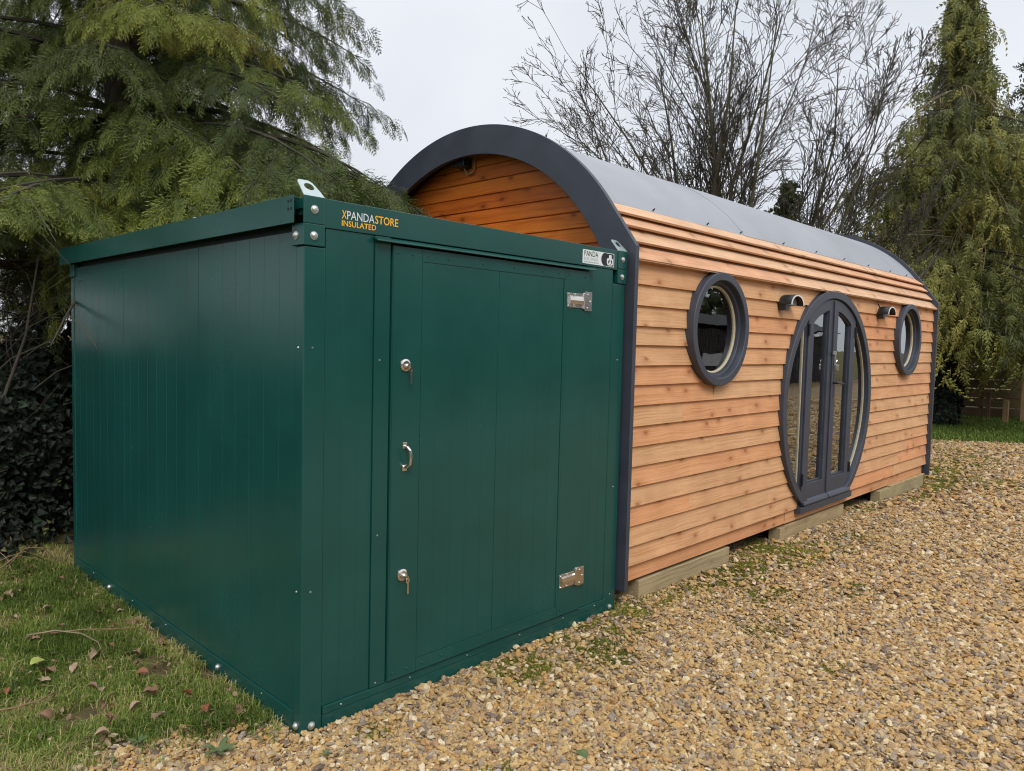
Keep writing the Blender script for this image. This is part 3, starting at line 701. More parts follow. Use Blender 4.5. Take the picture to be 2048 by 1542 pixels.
# ---------------------------------------------------------------- timber cabin (pod)
pod = thing('garden_pod', 'timber clad arched garden room with round windows, oval double door and grey curved roof', 'cabin', (5.43, 1.5, .12))
CY, CZ, RT = 1.5, 1.555, 1.655       # arch circle in the y-z plane
X0, X1 = 2.19, 8.672
def arc_y(z, R): return CY - math.sqrt(max(0., R * R - (z - CZ) ** 2))
def arch_trim(xa, xb):
    n = 64
    zk = 2.53; a_k = math.asin((zk - CZ) / RT)
    angs = [PI - a_k + (2 * a_k - PI) * i / n for i in range(n + 1)]
    outer = [(-.05, .115), (-.05, 2.24)] + [(CY + RT * math.cos(a), CZ + RT * math.sin(a)) for a in angs] + [(3.05, 2.24), (3.05, .115)]
    a_i = math.asin((2.24 - CZ) / 1.45)
    angi = [PI - a_i + (2 * a_i - PI) * i / n for i in range(n + 1)]
    inn = [(CY + 1.45 * math.cos(a), CZ + 1.45 * math.sin(a)) for a in angi]
    inner = [(.15, .115), (.165, 2.0)] + inn + [(2.835, 2.0), (2.85, .115)]
    return MB().loops(outer, inner, 'x', xa, xb, closed=False)
arch_trim(X0, X0 + .036).build('arch_trim', M['trim'], pod, .002)
arch_trim(X1 - .036, X1).build('arch_trim', M['trim'], pod, .002)
# gable boards: tongue and groove, V joints
def gable(xa, nm):
    mb = MB(); z = .13; R = 1.50
    while z < 3.05:
        z1 = min(z + .1085, 3.054); lev = []
        for zz in np.linspace(z + .004, z1 - .004, 4):
            y0 = max(.06, arc_y(zz, R)) if zz > CZ else .06
            lev.append((y0, zz))
        poly = [(y, zz) for y, zz in lev] + [(3.0 - y, zz) for y, zz in reversed(lev)]
        c = random.random()
        # front face
        mb.prism(poly, 'x', xa, xa + .03, c)
        # chamfers into the joint
        mb.box(xa + .008, xa + .03, lev[0][0], 3 - lev[0][0], z - .0039, z + .0041, c * .3)
        z += .1085
    return mb.build(nm, M['gable'], pod, .0025, seg=1)
gable(2.335, 'gable_wall')
g2 = gable(8.60, 'gable_wall')
# cladding rows
DC, DZ, DR = 5.40, 1.15, 1.03
WIN = [(3.27, 1.765, .40), (7.58, 1.772, .40)]
HOLES = [(DC, DZ, DR - .03)] + [(a, bb, r - .02) for a, bb, r in WIN]
def hole_half(z, h):
    cx, cz, r = h
    dd = r * r - (z - cz) ** 2
    return math.sqrt(dd) if dd > 0 else 0.
ZR = [.249, .373, .504, .625, .751, .880, 1.007, 1.134, 1.265, 1.392, 1.515, 1.643, 1.761, 1.889, 2.019, 2.150]
def clad_piece(mb, xl, xr, z0, z1, col, nz=9):
    """xl(z), xr(z): edges of the board piece."""
    zs = np.linspace(z0, z1 + .012, nz); k = len(mb.v); V = []; Fq = []
    for z in zs:
        t = (z - z0) / (z1 - z0); y = -.0115 + .0175 * t
        V += [(xl(z), y, z), (xr(z), y, z)]
    for i in range(nz - 1): Fq.append((2 * i, 2 * i + 1, 2 * i + 3, 2 * i + 2))
    V += [(xl(z0), .010, z0), (xr(z0), .012, z0)]; Fq.append((0, 2 * nz, 2 * nz + 1, 1))
    V += [(xl(zs[-1]), .014, zs[-1]), (xr(zs[-1]), .014, zs[-1])]
    kk = 2 * nz
    Fq.append(tuple([kk] + [2 * i for i in range(nz)] + [kk + 2])); Fq.append(tuple([kk + 1, kk + 3] + [2 * i + 1 for i in reversed(range(nz))]))
    mb.add(V, Fq, col)
mb = MB(); XA, XB = X0 + .037, X1 - .037
for i in range(len(ZR) - 1):
    z0, z1 = ZR[i], ZR[i + 1]
    hs_ = [h for h in HOLES if h[1] - h[2] < z1 and h[1] + h[2] > z0]; hs_.sort()
    spans = []; left = ('x', XA)
    for h in hs_:
        spans.append((left, ('h', h, -1))); left = ('h', h, 1)
    spans.append((left, ('x', XB)))
    def edge(e):
        if e[0] == 'x': return lambda z, v=e[1]: v
        return lambda z, h=e[1], s=e[2]: h[0] + s * hole_half(z, h)
    zm = .5 * (z0 + z1)
    for a, c in spans:
        fa, fc = edge(a), edge(c); xa, xc = fa(zm), fc(zm)
        if min(fc(z) - fa(z) for z in (z0, zm, z1)) < .005 and xc - xa < .02: continue
        cuts = []; x = xa + random.uniform(.5, 2.6)
        while x < xc - .5:
            if all(abs(x - h[0]) > h[2] + .05 or zm > h[1] + h[2] or zm < h[1] - h[2] for h in hs_) : cuts.append(x)
            x += random.uniform(1.2, 3.0)
        # a cut must clear the curved end edges
        lim0 = max(fa(z) for z in (z0, zm, z1)); lim1 = min(fc(z) for z in (z0, zm, z1))
        cuts = [x for x in cuts if lim0 + .15 < x < lim1 - .15]
        bounds = [fa] + sum([[(lambda z, v=x - .0007: v), (lambda z, v=x + .0007: v)] for x in cuts], []) + [fc]
        for j in range(0, len(bounds), 2): clad_piece(mb, bounds[j], bounds[j + 1], z0, z1, random.random())
mb.build('wall_cladding', M['larch'], pod)
mb = MB(); xs = [XA, 4.74, 5.98, XB]
for j, (a, c) in enumerate(((XA, 4.61), (4.613, 5.99), (5.993, 8.56))): mb.box(a, c, .014 if j != 1 else .008, .04, .141, .262, random.random())
mb.build('skirt_board', M['larch'], pod, .0015)
mb = MB(); mb.box(XA, XB, -.016, .01, 2.1545, 2.182, .3); mb.build('eaves_strip', M['larch_roof'], pod, .0015)
# wall core with openings (backing behind the boards): built as columns around the holes
def wall_core(y0, y1, nm, mat, holes):
    mb = MB(); xs = np.unique(np.concatenate([np.linspace(XA, XB, 60)] + [np.linspace(h[0] - h[2], h[0] + h[2], 41) for h in holes]))
    for a, c in zip(xs[:-1], xs[1:]):
        xm = .5 * (a + c); iv = []
        for h in holes:
            dd = h[2] ** 2 - (xm - h[0]) ** 2
            if dd > 0: iv.append((max(.2, h[1] - math.sqrt(dd)), h[1] + math.sqrt(dd)))
        iv.sort(); z = .15
        for lo, hi in iv:
            if lo > z + .001: mb.box(a, c, y0, y1, z, lo)
            z = hi
        if z < 2.26: mb.box(a, c, y0, y1, z, 2.26)
    return mb.build(nm, mat, pod)
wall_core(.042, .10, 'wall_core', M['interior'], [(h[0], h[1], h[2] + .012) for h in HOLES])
MB().box(XA, XB, 2.95, 3.0, .15, 2.26).build('rear_wall', M['larch'], pod)
MB().box(XA, XB, .045, 2.95, .125, .15).build('floor_deck', M['dark'], pod)
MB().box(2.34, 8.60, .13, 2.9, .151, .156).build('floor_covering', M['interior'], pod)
# roof: metal sheet over the arch, lining under it
n = 72
def arcloop(R, a0, a1, n): return [(CY + R * math.cos(a0 + (a1 - a0) * i / n), CZ + R * math.sin(a0 + (a1 - a0) * i / n)) for i in range(n + 1)]
aE = math.asin((2.545 - CZ) / 1.612)
mb = MB()
for xa, xb, Ro in ((XA, 4.104, 1.612), (4.0975, XB, 1.6145)):
    mb.loops(arcloop(Ro, PI - aE, aE, n), arcloop(1.598, PI - aE, aE, n), 'x', xa, xb, closed=False)
ro = mb.build('roof', M['roofmetal'], pod)
for p in ro.data.polygons: p.use_smooth = len(p.vertices) == 4
sm = ro.modifiers.new('split', 'EDGE_SPLIT'); sm.split_angle = math.radians(30)
for x in (2.79, 3.52, 4.05, 4.84, 5.56, 6.27, 6.98, 7.7, 8.3):
    a = PI - aE - .012; Rr = 1.622
    p = Vector((x, CY + 1.613 * math.cos(a), CZ + 1.613 * math.sin(a))); q = Vector((x, CY + 1.634 * math.cos(a), CZ + 1.634 * math.sin(a)))
    MB().tube([p, p.lerp(q, .6), q], [.006, .0055, .003], 10).build('fixing', M['black'], ro)
aL = math.asin((2.262 - CZ) / 1.597)
mb = MB(); mb.loops(arcloop(1.597, PI - aL, aL, n), arcloop(1.50, PI - aL, aL, n), 'x', XA, XB, closed=False); mb.build('roof_lining', M['dark'], pod)
# timber boards on the roof slope below the metal
RB = [2.555, 2.472, 2.386, 2.282, 2.168]
for side in (1, -1):
    mb = MB()
    for i in range(4):
        zt, zb = RB[i], RB[i + 1]
        yt, yb = arc_y(zt, 1.606), arc_y(zb, 1.652) - (.012 if i == 3 else 0)
        dy, dz = yb - yt, zb - zt; Ln = math.hypot(dy, dz); ny, nz_ = dz / Ln, -dy / Ln      # outward normal
        if nz_ < 0: ny, nz_ = -ny, -nz_
        q = [(yt, zt), (yb, zb), (yb - ny * .016, zb - nz_ * .016), (yt - ny * .02, zt - nz_ * .02)]
        if i: q[0] = (yt - dy * .12, zt - dz * .12); q[3] = (q[0][0] - ny * .012, q[0][1] - nz_ * .012)
        if side < 0: q = [(3 - y, z) for y, z in q]
        x = XA; 
        while x < XB - .01:
            xe = x + random.uniform(1.7, 3.8)
            if XB - xe < .9: xe = XB
            mb.prism(q, 'x', x, xe - (.0014 if xe < XB else 0), random.random()); x = xe
    mb.build('roof_boards', M['larch_roof'], pod, .0015, seg=1)
mb = MB(); mb.box(XA, XB, -.040, -.017, 2.158, 2.172, .6); mb.build('soffit_strip', M['larch_roof'], pod)

# windows
def revolve(prof, cx, cz, a0=0., a1=2 * PI, n=96, mb=None, col=0.):
    """prof: closed list of (r, y); swept round an axis along y."""
    mb = mb or MB(); full = abs(a1 - a0 - 2 * PI) < 1e-6; m_ = n if full else n + 1; P = len(prof)
    V = [(cx + r * math.cos(a0 + (a1 - a0) * i / n), y, cz + r * math.sin(a0 + (a1 - a0) * i / n)) for i in range(m_) for r, y in prof]; Fq = []
    for i in range(n):
        j = (i + 1) % m_
        for k in range(P): Fq.append((i * P + k, i * P + (k + 1) % P, j * P + (k + 1) % P, j * P + k))
    if not full: Fq.append(tuple(range(P))); Fq.append(tuple(reversed([n * P + k for k in range(P)])))
    mb.add(V, Fq, col); return mb
def smooth_ring(o, ang=30):
    o.data.polygons.foreach_set('use_smooth', [len(p.vertices) == 4 for p in o.data.polygons])
    md = o.modifiers.new('split', 'EDGE_SPLIT'); md.split_angle = math.radians(ang)
for k, (cx, cz, r) in enumerate(WIN):
    fr = revolve([(r, .0), (r, -.058), (r - .004, -.062), (r - .050, -.062), (r - .054, -.058), (r - .054, -.022), (r - .074, -.020), (r - .078, -.016), (r - .079, .004), (r - .088, .006), (r - .088, .03), (r, .03)], cx, cz).build('window', M['trim'], pod); smooth_ring(fr)
    o = revolve([(r - .0885, .006), (r - .0915, .003), (r - .098, .004), (r - .1005, .010), (r - .103, .011), (r - .103, .025), (r - .0885, .025)], cx, cz).build('bead', M['cream'], fr); smooth_ring(o)
    mb = MB(); n = 64; mb.add([(cx + (r - .102) * math.cos(2 * PI * i / n), .016, cz + (r - .102) * math.sin(2 * PI * i / n)) for i in range(n)], [tuple(range(n))]); mb.build('pane', M['glass'], fr)

# round door set
ZS = .262
a_b = math.asin((ZS - .05 - DZ) / DR)       # lower ends of the ring
prof = [(DR, .02), (DR, -.040), (DR - .004, -.044), (DR - .070, -.044), (DR - .074, -.040), (DR - .074, .05), (DR - .03, .05)]
df = revolve(prof, DC, DZ, a_b, PI - a_b, 120).build('door_frame', M['trim'], pod); smooth_ring(df)
RI = .956
mb = MB()
zt = DZ + math.sqrt(RI ** 2 - .566 ** 2)
for s in (-1, 1): mb.box(DC + s * .5585 - .0, DC + s * .588, -.012, .06, .232, zt + .0) if s > 0 else mb.box(DC - .588, DC - .5585, -.012, .06, .232, zt)
mb.box(4.795, 6.005, -.050, .08, .205, .2605); mb.build('door_jamb', M['trim'], df, .002)
def leaf(s):
    """One glazed door leaf; s = -1 left, +1 right."""
    n = 20; xo, xi = DC + s * .552, DC + s * .002
    def zc(x, R): return DZ + math.sqrt(R * R - (x - DC) ** 2)
    xs = np.linspace(xi, xo, n); outer = [(xo, .266), (xi, .266)] + [(x, zc(x, .950)) for x in xs]
    go, gi = DC + s * .437, DC + s * .105
    xg = np.linspace(gi, go, n); inner = [(go, .452), (gi, .452)] + [(x, zc(x, .852)) for x in xg]
    mb = MB().loops(outer, inner, 'y', -.026, .028)
    lf = mb.build('door_leaf', M['trim'], df, .0025)
    # glazing bead step
    go2, gi2 = go - s * .014, gi + s * .014; xg2 = np.linspace(gi2, go2, n); in2 = [(go2, .466), (gi2, .466)] + [(x, zc(x, .838)) for x in xg2]
    MB().loops(inner, in2, 'y', -.010, .020).build('glazing_bead', M['trim'], lf, .002)
    mb = MB(); pz = [(go2, .466), (gi2, .466)] + [(x, zc(x, .838)) for x in xg2]
    mb.add([(x, .004, z) for x, z in pz], [tuple(range(len(pz)))]); mb.build('pane', M['glass'], lf)
    # weather bar
    prof = [(-.026, .318), (-.050, .300), (-.058, .282), (-.056, .268), (-.026, .268)]
    MB().prism(prof, 'x', min(xo, xi) + .006, max(xo, xi) - .006).build('weather_bar', M['trim'], lf, .003)
    for z in (1.81, .50):
        mb = MB(); mb.cyl((xo + s * .003, -.032, z - .05), (xo + s * .003, -.032, z + .05), .009, .009, 12); mb.box(xo - (.028 if s > 0 else 0), xo + (0 if s > 0 else .028), -.029, -.026, z - .05, z + .05); mb.build('hinge', M['black'], lf, .001)
    return lf
lfL, lfR = leaf(-1), leaf(1)
MB().box(DC - .020, DC + .020, -.038, -.0265, .33, 2.085).build('cover_strip', M['trim'], lfL, .003)
mb = MB(); mb.box(DC + .022, DC + .052, -.034, -.0262, 1.20, 1.42); mb.tube([(DC + .037, -.034, 1.335), (DC + .037, -.075, 1.335), (DC + .045, -.084, 1.335), (DC + .15, -.084, 1.328)], .009, 10); mb.build('door_handle', M['black'], lfR, .002)
# padlock on a hasp
pl_ = MB(); pl_.box(DC - .034, DC + .044, -.050, -.0385, 1.595, 1.625); pl_.box(DC + .006, DC + .034, -.0495, -.0385, 1.50, 1.60)
hasp = pl_.build('hasp', M['steel'], lfR, .002)
pt = thing('padlock', 'small steel padlock hanging on the hasp of the round double door', 'padlock', (DC + .0, -.065, 1.47))
MB().box(DC - .012, DC + .036, -.080, -.054, 1.452, 1.505).build('body', M['steel'], pt, .004)
MB().tube([(DC - .003, -.067, 1.505), (DC - .003, -.067, 1.53), (DC + .004, -.067, 1.545), (DC + .02, -.067, 1.545), (DC + .027, -.067, 1.53), (DC + .027, -.067, 1.505)], .0042, 10).build('shackle', M['steel'], pt)
# curved side lights with cream beads
def sidelight(s):
    xj = .590; R2 = .953
    a_t = math.acos(xj / R2); zb = .275; a_l = math.asin((zb - DZ) / R2)
    def outline(xj, R2, zb, n=40):
        at_ = math.acos(xj / R2); al_ = math.asin(max(-1, (zb - DZ) / R2))
        al_ = max(al_, -math.acos(xj / R2))
        arc = [(DC + s * R2 * math.cos(a), DZ + R2 * math.sin(a)) for a in np.linspace(al_, at_, n)]
        xb0 = DC + s * xj
        return [(xb0, arc[0][1])] + arc + [(xb0, arc[-1][1])] + [(xb0, arc[-1][1] + (arc[0][1] - arc[-1][1]) * t) for t in np.linspace(0, 1, 12)[1:-1]]
    A = outline(.5885, .955, .24); B = outline(.596, .945, .24); Cc = outline(.606, .934, .24)
    MB().loops(A, B, 'y', -.008, .03).build('glazing_bead', M['trim'], df, .001)
    MB().loops(B, Cc, 'y', -.003, .022).build('cream_bead', M['cream'], df, .003)
    mb = MB(); mb.add([(x, .008, z) for x, z in Cc], [tuple(range(len(Cc)))]); mb.build('pane', M['glass'], df)
sidelight(-1); sidelight(1)

# wall lamps: half-barrel shade open below
def wall_lamp(cx, cz):
    n = 24; a, bb = .128, .086
    def arc(k): return [(cx + a * k * math.cos(t), cz + bb * k * math.sin(t)) for t in np.linspace(0, PI, n)]
    lm = MB().loops(arc(1.0), arc(.90), 'y', -.115, -.012, closed=False).build('wall_lamp', M['black'], pod, .002)
    MB().loops(arc(.965), arc(.84), 'y', -.1175, -.1155, closed=False).build('lamp_rim', M['lamprim'], lm)
    q = arc(.90); MB().prism(q, 'y', -.060, -.052).build('diffuser', M['lampinner'], lm)
    mb = MB(); mb.box(cx - .122, cx - .066, -.07, -.010, cz - .045, cz + .006); mb.prism(arc(.985), 'y', -.0165, -.006)
    mb.build('lamp_body', M['black'], lm, .002)
    return lm
wall_lamp(4.385, 1.995); wall_lamp(6.72, 2.018)
mb = MB(); mb.tube([(6.55, -.02, 2.02), (6.55, -.035, 2.05), (6.56, -.04, 2.09), (6.545, -.03, 2.12)], .006, 8); mb.build('cable', M['black'], pod)
# small lamp and cable under the arch
gl = MB().box(2.245, 2.333, 1.575, 1.69, 2.955, 3.02).build('gable_lamp', M['black'], pod, .006)
MB().tube([(2.32, 1.53, 3.035), (2.315, 1.53, 2.95), (2.312, 1.54, 2.915), (2.312, 1.60, 2.905), (2.30, 1.63, 2.955)], .007, 8).build('cable', M['postwood'], gl)

# timber bearers under the pod
SL = ['pale timber sleeper under the near end of the pod beside the green container', 'pale timber sleeper under the round door of the pod', 'pale timber sleeper under the far end of the pod']
for (x0, x1, y0, y1, z1), lb in zip(SLEEP, SL):
    mb = MB(); mb.box(x0, x1, y0, y0 + .10, -.02, z1, random.random())
    if x0 < 3: mb.box(x0 + .0, x1 - .3, y0 + .102, y0 + .2, -.02, z1 - .012, .4)
    if 4 < x0 < 6: mb.box(x0 - .10, x0 - .002, y0 - .004, y0 + .1, -.02, z1 - .006, .8)
    if x0 > 6: mb.box(x0 + .35, x1 + .05, y0 - .0, y0 + .09, z1 + .0005, z1 + .018, .9)
    o = mb.build('timber_sleeper', M['sleeper'], None, .004); tag(o, lb, 'sleeper', 'timber sleepers under the pod')
for y in (1.4, 2.75):
    mb = MB(); mb.box(2.5, 8.4, y, y + .1, -.02, .1245, .2)
    # hidden carriers keep the floor off the ground
    mb.build('floor_joist', M['dark'], pod)

# ---------------------------------------------------------------- plants
def frond(seed, L_, ns, nsub, wid, droop, fan=.5, tipcol=.25):
    """Flat fern-like spray along +x: quads (diamonds) and a tip value per quad."""
    r = np.random.default_rng(seed); Q = []; T = []
    def stem(p, d, ln, w, t):
        p = np.array(p); d = np.array(d) / np.linalg.norm(d); q = p + d * ln
        sd = np.cross(d, (0, 0, 1.)); sd = sd / (np.linalg.norm(sd) + 1e-9)
        sd = sd + np.array([0, 0, r.normal(0, .5)])
        m_ = p + d * ln * .45
        Q.append([p, m_ - sd * w * .5, q, m_ + sd * w * .5]); T.append(t)
        return q
    for i in range(ns):
        t = (i + .5) / ns; x = L_ * t; z = -droop * L_ * t * t
        base = np.array([x, 0, z])
        if i % 3 == 0: stem((L_ * max(0, t - 1.6 / ns), 0, -droop * L_ * max(0, t - 1.6 / ns) ** 2), (1, 0, -2 * droop * t), L_ * 3.4 / ns, wid * .8, t * .5)
        for s in (-1, 1):
            ln = L_ * fan * (1.02 - t) * r.uniform(.75, 1.15) + L_ * .08
            a = math.radians(r.uniform(38, 58)); d = np.array([math.cos(a), s * math.sin(a), -droop * 1.3 * t - r.uniform(.0, .3)])
            stem(base, d, ln, wid, t * .6)
            d = d / np.linalg.norm(d)
            for j in range(nsub):
                u = (j + .7) / (nsub + .3); b2 = base + d * ln * u + np.array([0, 0, -.15 * ln * u * u])
                for s2 in ((-1, 1) if j < nsub - 1 else (0,)):
                    a2 = math.radians(r.uniform(28, 50)) * s2
                    dd = np.array([d[0] * math.cos(a2) - d[1] * math.sin(a2), d[0] * math.sin(a2) + d[1] * math.cos(a2), d[2] - r.uniform(.05, .5)])
                    stem(b2, dd, ln * (.46 - .2 * u) + L_ * .03, wid * .85, .35 + .65 * u)
    return np.array(Q), np.array(T) * tipcol

def basis(D, roll):
    """Rows: frond x axis D, y axis sideways, z axis up-ish, rolled about D."""
    D = D / np.linalg.norm(D, axis=1, keepdims=True)
    up = np.tile([0., 0., 1.], (len(D), 1)); Yv = np.cross(up, D); nn = np.linalg.norm(Yv, axis=1, keepdims=True); Yv = np.where(nn > .05, Yv / np.maximum(nn, 1e-6), np.array([[0., 1., 0.]]))
    Zv = np.cross(D, Yv); c, s = np.cos(roll)[:, None], np.sin(roll)[:, None]
    return np.stack([D, Yv * c + Zv * s, -Yv * s + Zv * c], 1)

def scatter_fronds(protos, P, D, roll, scl, colv, rr):
    Vs, Cs = [], []; which = rr.integers(0, len(protos), len(P)); B = basis(D, roll)
    for k, (Q, T) in enumerate(protos):
        sel = which == k
        if not sel.any(): continue
        q = Q.reshape(-1, 3); V = np.einsum('vi,nij->nvj', q, B[sel]) * scl[sel][:, None, None] + P[sel][:, None, :]
        Vs.append(V.reshape(-1, 3)); Cs.append(np.clip(colv[sel][:, None] + T[None, :] + rr.normal(0, .04, (sel.sum(), len(T))), 0, .97).ravel())
    V = np.concatenate(Vs); C = np.concatenate(Cs); n = len(V) // 4
    return V, np.arange(n * 4).reshape(-1, 4), C

def conifer(name, label, base, z0, z1, Rfun, nbr, fl, protos, mat, rr, trunk_r, colbase, subgap=.13, lift=.25, droop=.55, hang=.6, dens=lambda z: 1., keep=None, barkmat='bark', lean=(0, 0), dead=0, group=None, azw=None, thick=1.0, rmin=.62, tvar=1.0, zpow=1.0, extra=()):
    t = thing(name, label, 'tree', base, group)
    bx, by, bz = base
    def axis(z): return np.array([bx + lean[0] * (z - bz), by + lean[1] * (z - bz), z])
    mb = MB(); zs = np.linspace(bz - .1, z1, 14)
    mb.tube([axis(z) + np.array([rr.normal(0, .015), rr.normal(0, .015), 0]) for z in zs], [trunk_r * (1 - .93 * (z - bz) / (z1 - bz)) + .01 for z in zs], 12); mb.build('trunk', M[barkmat], t, smooth=True)
    br = MB(); P, D, Cc, Sc = [], [], [], []
    for i in range(-len(extra), nbr):
        u = ((abs(i) + rr.random()) / nbr) ** zpow; z = z0 + (z1 - z0) * u
        if i >= 0 and rr.random() > dens(z): continue
        az = rr.uniform(0, 2 * PI)
        if azw is not None and rr.random() > azw(az, z): continue
        Lb = (Rfun(z, az) if Rfun.__code__.co_argcount > 1 else Rfun(z)) * rr.uniform(rmin, 1.08); tint = colbase + (-.20, -.08, .03, .24)[rr.integers(0, 4)] * tvar + rr.normal(0, .07)
        if i < 0: z, az, Lb = extra[-i - 1]
        d = np.array([math.cos(az), math.sin(az), 0.]); o_ = axis(z); pts = []
        wob = rr.normal(0, .12, 3)
        for tt in np.linspace(0, 1, 9):
            pts.append(o_ + d * Lb * tt + np.array([-d[1], d[0], 0]) * Lb * wob[0] * tt * tt + np.array([0, 0, Lb * (lift * tt - droop * tt * tt)]))
        pts = np.array(pts); br.tube(pts, [max(.0035, thick * (.009 + .010 * Lb) * (1 - .9 * q)) for q in np.linspace(0, 1, 9)], 5, caps=False)
        for tt in np.arange(.16, 1.0, subgap / max(Lb, .3)):
            f = tt * 8; a = int(f); p0 = pts[a] + (pts[min(a + 1, 8)] - pts[a]) * (f - a)
            for s in (-1, 1):
                ls = Lb * rr.uniform(.14, .30) * (1.15 - .55 * tt) + .08; an = math.radians(rr.uniform(35, 75)) * s
                sd = np.array([d[0] * math.cos(an) - d[1] * math.sin(an), d[0] * math.sin(an) + d[1] * math.cos(an), rr.uniform(-.35, .05)])
                sp = [p0 + sd * ls * q + np.array([0, 0, -hang * ls * q * q]) for q in (0, .5, 1)]
                if rr.random() < .35: br.tube(sp, [.005 * thick, .004 * thick, .002 * thick], 3, caps=False)
                m_ = max(1, int(ls / (fl * .42)))
                for j in range(m_):
                    q = (j + rr.uniform(.3, 1.)) / m_; pp = p0 + sd * ls * q + np.array([0, 0, -hang * ls * q * q])
                    dd = sd + np.array([rr.normal(0, .28), rr.normal(0, .28), -hang * (.5 + .8 * q) - rr.uniform(0, .5)])
                    P.append(pp); D.append(dd); Cc.append(tint + rr.normal(0, .06)); Sc.append(rr.uniform(.7, 1.25))
        P.append(pts[-1]); D.append(pts[-1] - pts[-2]); Cc.append(tint); Sc.append(1.1)
    P, D, Cc, Sc = np.array(P), np.array(D), np.array(Cc), np.array(Sc)
    if keep is not None:
        k = keep(P); P, D, Cc, Sc = P[k], D[k], Cc[k], Sc[k]
    br.build('branches', M['barktwig'], t)
    V, Fq, C = scatter_fronds(protos, P, D, rr.normal(0, .6, len(P)), Sc, Cc, rr)
    if keep is not None:
        kq = keep(V.reshape(-1, 4, 3)[:, 2]); V = V.reshape(-1, 4, 3)[kq].reshape(-1, 3); C = C[kq]; Fq = np.arange(len(V)).reshape(-1, 4)
    print(name, 'fronds', len(P), 'quads', len(Fq))
    np_mesh('crown', V, Fq, mat, t, C)
    return t

def clear_of_buildings(P):
    x, y, z = P[:, 0], P[:, 1], P[:, 2]
    k = ~((x > -.05) & (x < W + .05) & (y < LB + .12) & (z < 2.235))
    k &= ~((x < .06) & (z < 2.16 + .05 * np.sin(x * 9)) & (y < 5.5)) & ~((x < -.02 + .09 * np.sin(y * 7)) & (y < 2.55) & (z < 3.4)) & ~((x < -.03) & (z < 2.30 + .12 * np.sin(y * 11)) & (y < 3.6))
    k &= ~((x > 2.12) & (x < 8.8) & (y > -.1) & (y < 3.1) & (z < 3.3))
    return k

rr = np.random.default_rng(101)
prN = [frond(s, .20, 8, 3, .0066, .40, .50, .42) for s in (1, 2, 3, 4)]
def R_left(z, az=0.): return 2.85 * max(.02, 1 - max(0, z - 2.2) / 8.8) ** .75 * (1 - (.10 if z > 3.3 else -.04) * max(0, math.cos(az + .8)))
conifer('conifer_tree', 'large drooping dark green cypress overhanging the back of the green container', (.95, 4.75, 0.), 2.05, 10.5, R_left, 225, .22, prN, M['cypress'], rr, .26, .30, zpow=1.5,
        subgap=.15, lift=.22, droop=.42, hang=.5, dens=lambda z: 1. if z < 5.6 else .45, keep=clear_of_buildings,
        extra=[(2.62, -1.34, 2.9), (2.75, -1.26, 2.85), (2.9, -1.36, 3.0), (3.05, -1.18, 2.7), (2.7, -1.12, 2.5), (2.85, -1.05, 2.4), (3.1, -1.28, 2.9), (2.55, -1.42, 3.1), (2.6, -1.55, 2.7), (3.3, -1.25, 3.1), (3.2, -1.38, 3.1), (3.1, -1.36, 3.2), (3.3, -1.40, 3.05), (3.0, -1.42, 3.1), (3.25, -1.32, 3.0), (2.9, -1.34, 3.2), (3.05, -1.26, 2.9), (2.62, -1.30, 3.0), (2.95, -1.15, 2.6)])
# bare dead lower branches of the same kind of tree, further left
rr = np.random.default_rng(55)
def R_l2(z): return 2.6 * max(.02, 1 - max(0, z - 2.4) / 8.) ** .8
conifer('conifer_tree', 'dark cypress partly hidden at the left edge behind the ivy hedge', (-2.0, 6.2, 0.), 3.3, 9.5, R_l2, 110, .25, prN[:2], M['cypress'], rr, .22, .26,
        subgap=.19, lift=.15, droop=.45, hang=.6, dens=lambda z: 1. if z < 5.5 else .4, keep=clear_of_buildings)

# right-hand drooping conifers
rr = np.random.default_rng(77)
prF = [frond(s, .42, 7, 2, .028, 1.0, .26, .35) for s in (11, 12, 13)]
def R_right(z):
    u = (z - 1.3) / 8.5
    return max(.14, 3.7 * max(0, 1 - u) ** .98 + .10) * (1 + .20 * math.sin(z * 2.1 + 1))
conifer('conifer_tree', 'tall narrow drooping conifer with an ivy covered trunk beyond the far end of the pod', (17.2, 1.95, 0.), 2.55, 9.8, R_right, 370, .42, prF, M['cypress_far'], rr, .27, .42,
        subgap=.21, lift=.12, droop=.40, hang=1.35, lean=(0, 0), thick=1.3, rmin=.34, tvar=1.0)
t_right = bpy.data.objects['conifer_tree.002']
rr = np.random.default_rng(78)
def R_right2(z): return max(.12, 3.0 * (1 - (z - 1.5) / 9.6) ** .8)
conifer('conifer_tree', 'darker conifer standing behind the tall drooping one at the right edge', (22.6, 1.0, 0.), 3.2, 11.0, R_right2, 240, .5, [frond(s, .5, 6, 2, .032, .9, .28, .25) for s in (21, 22)], M['cypress_dark'], rr, .3, .38,
        subgap=.36, lift=.12, droop=.36, hang=.9, thick=1.3)
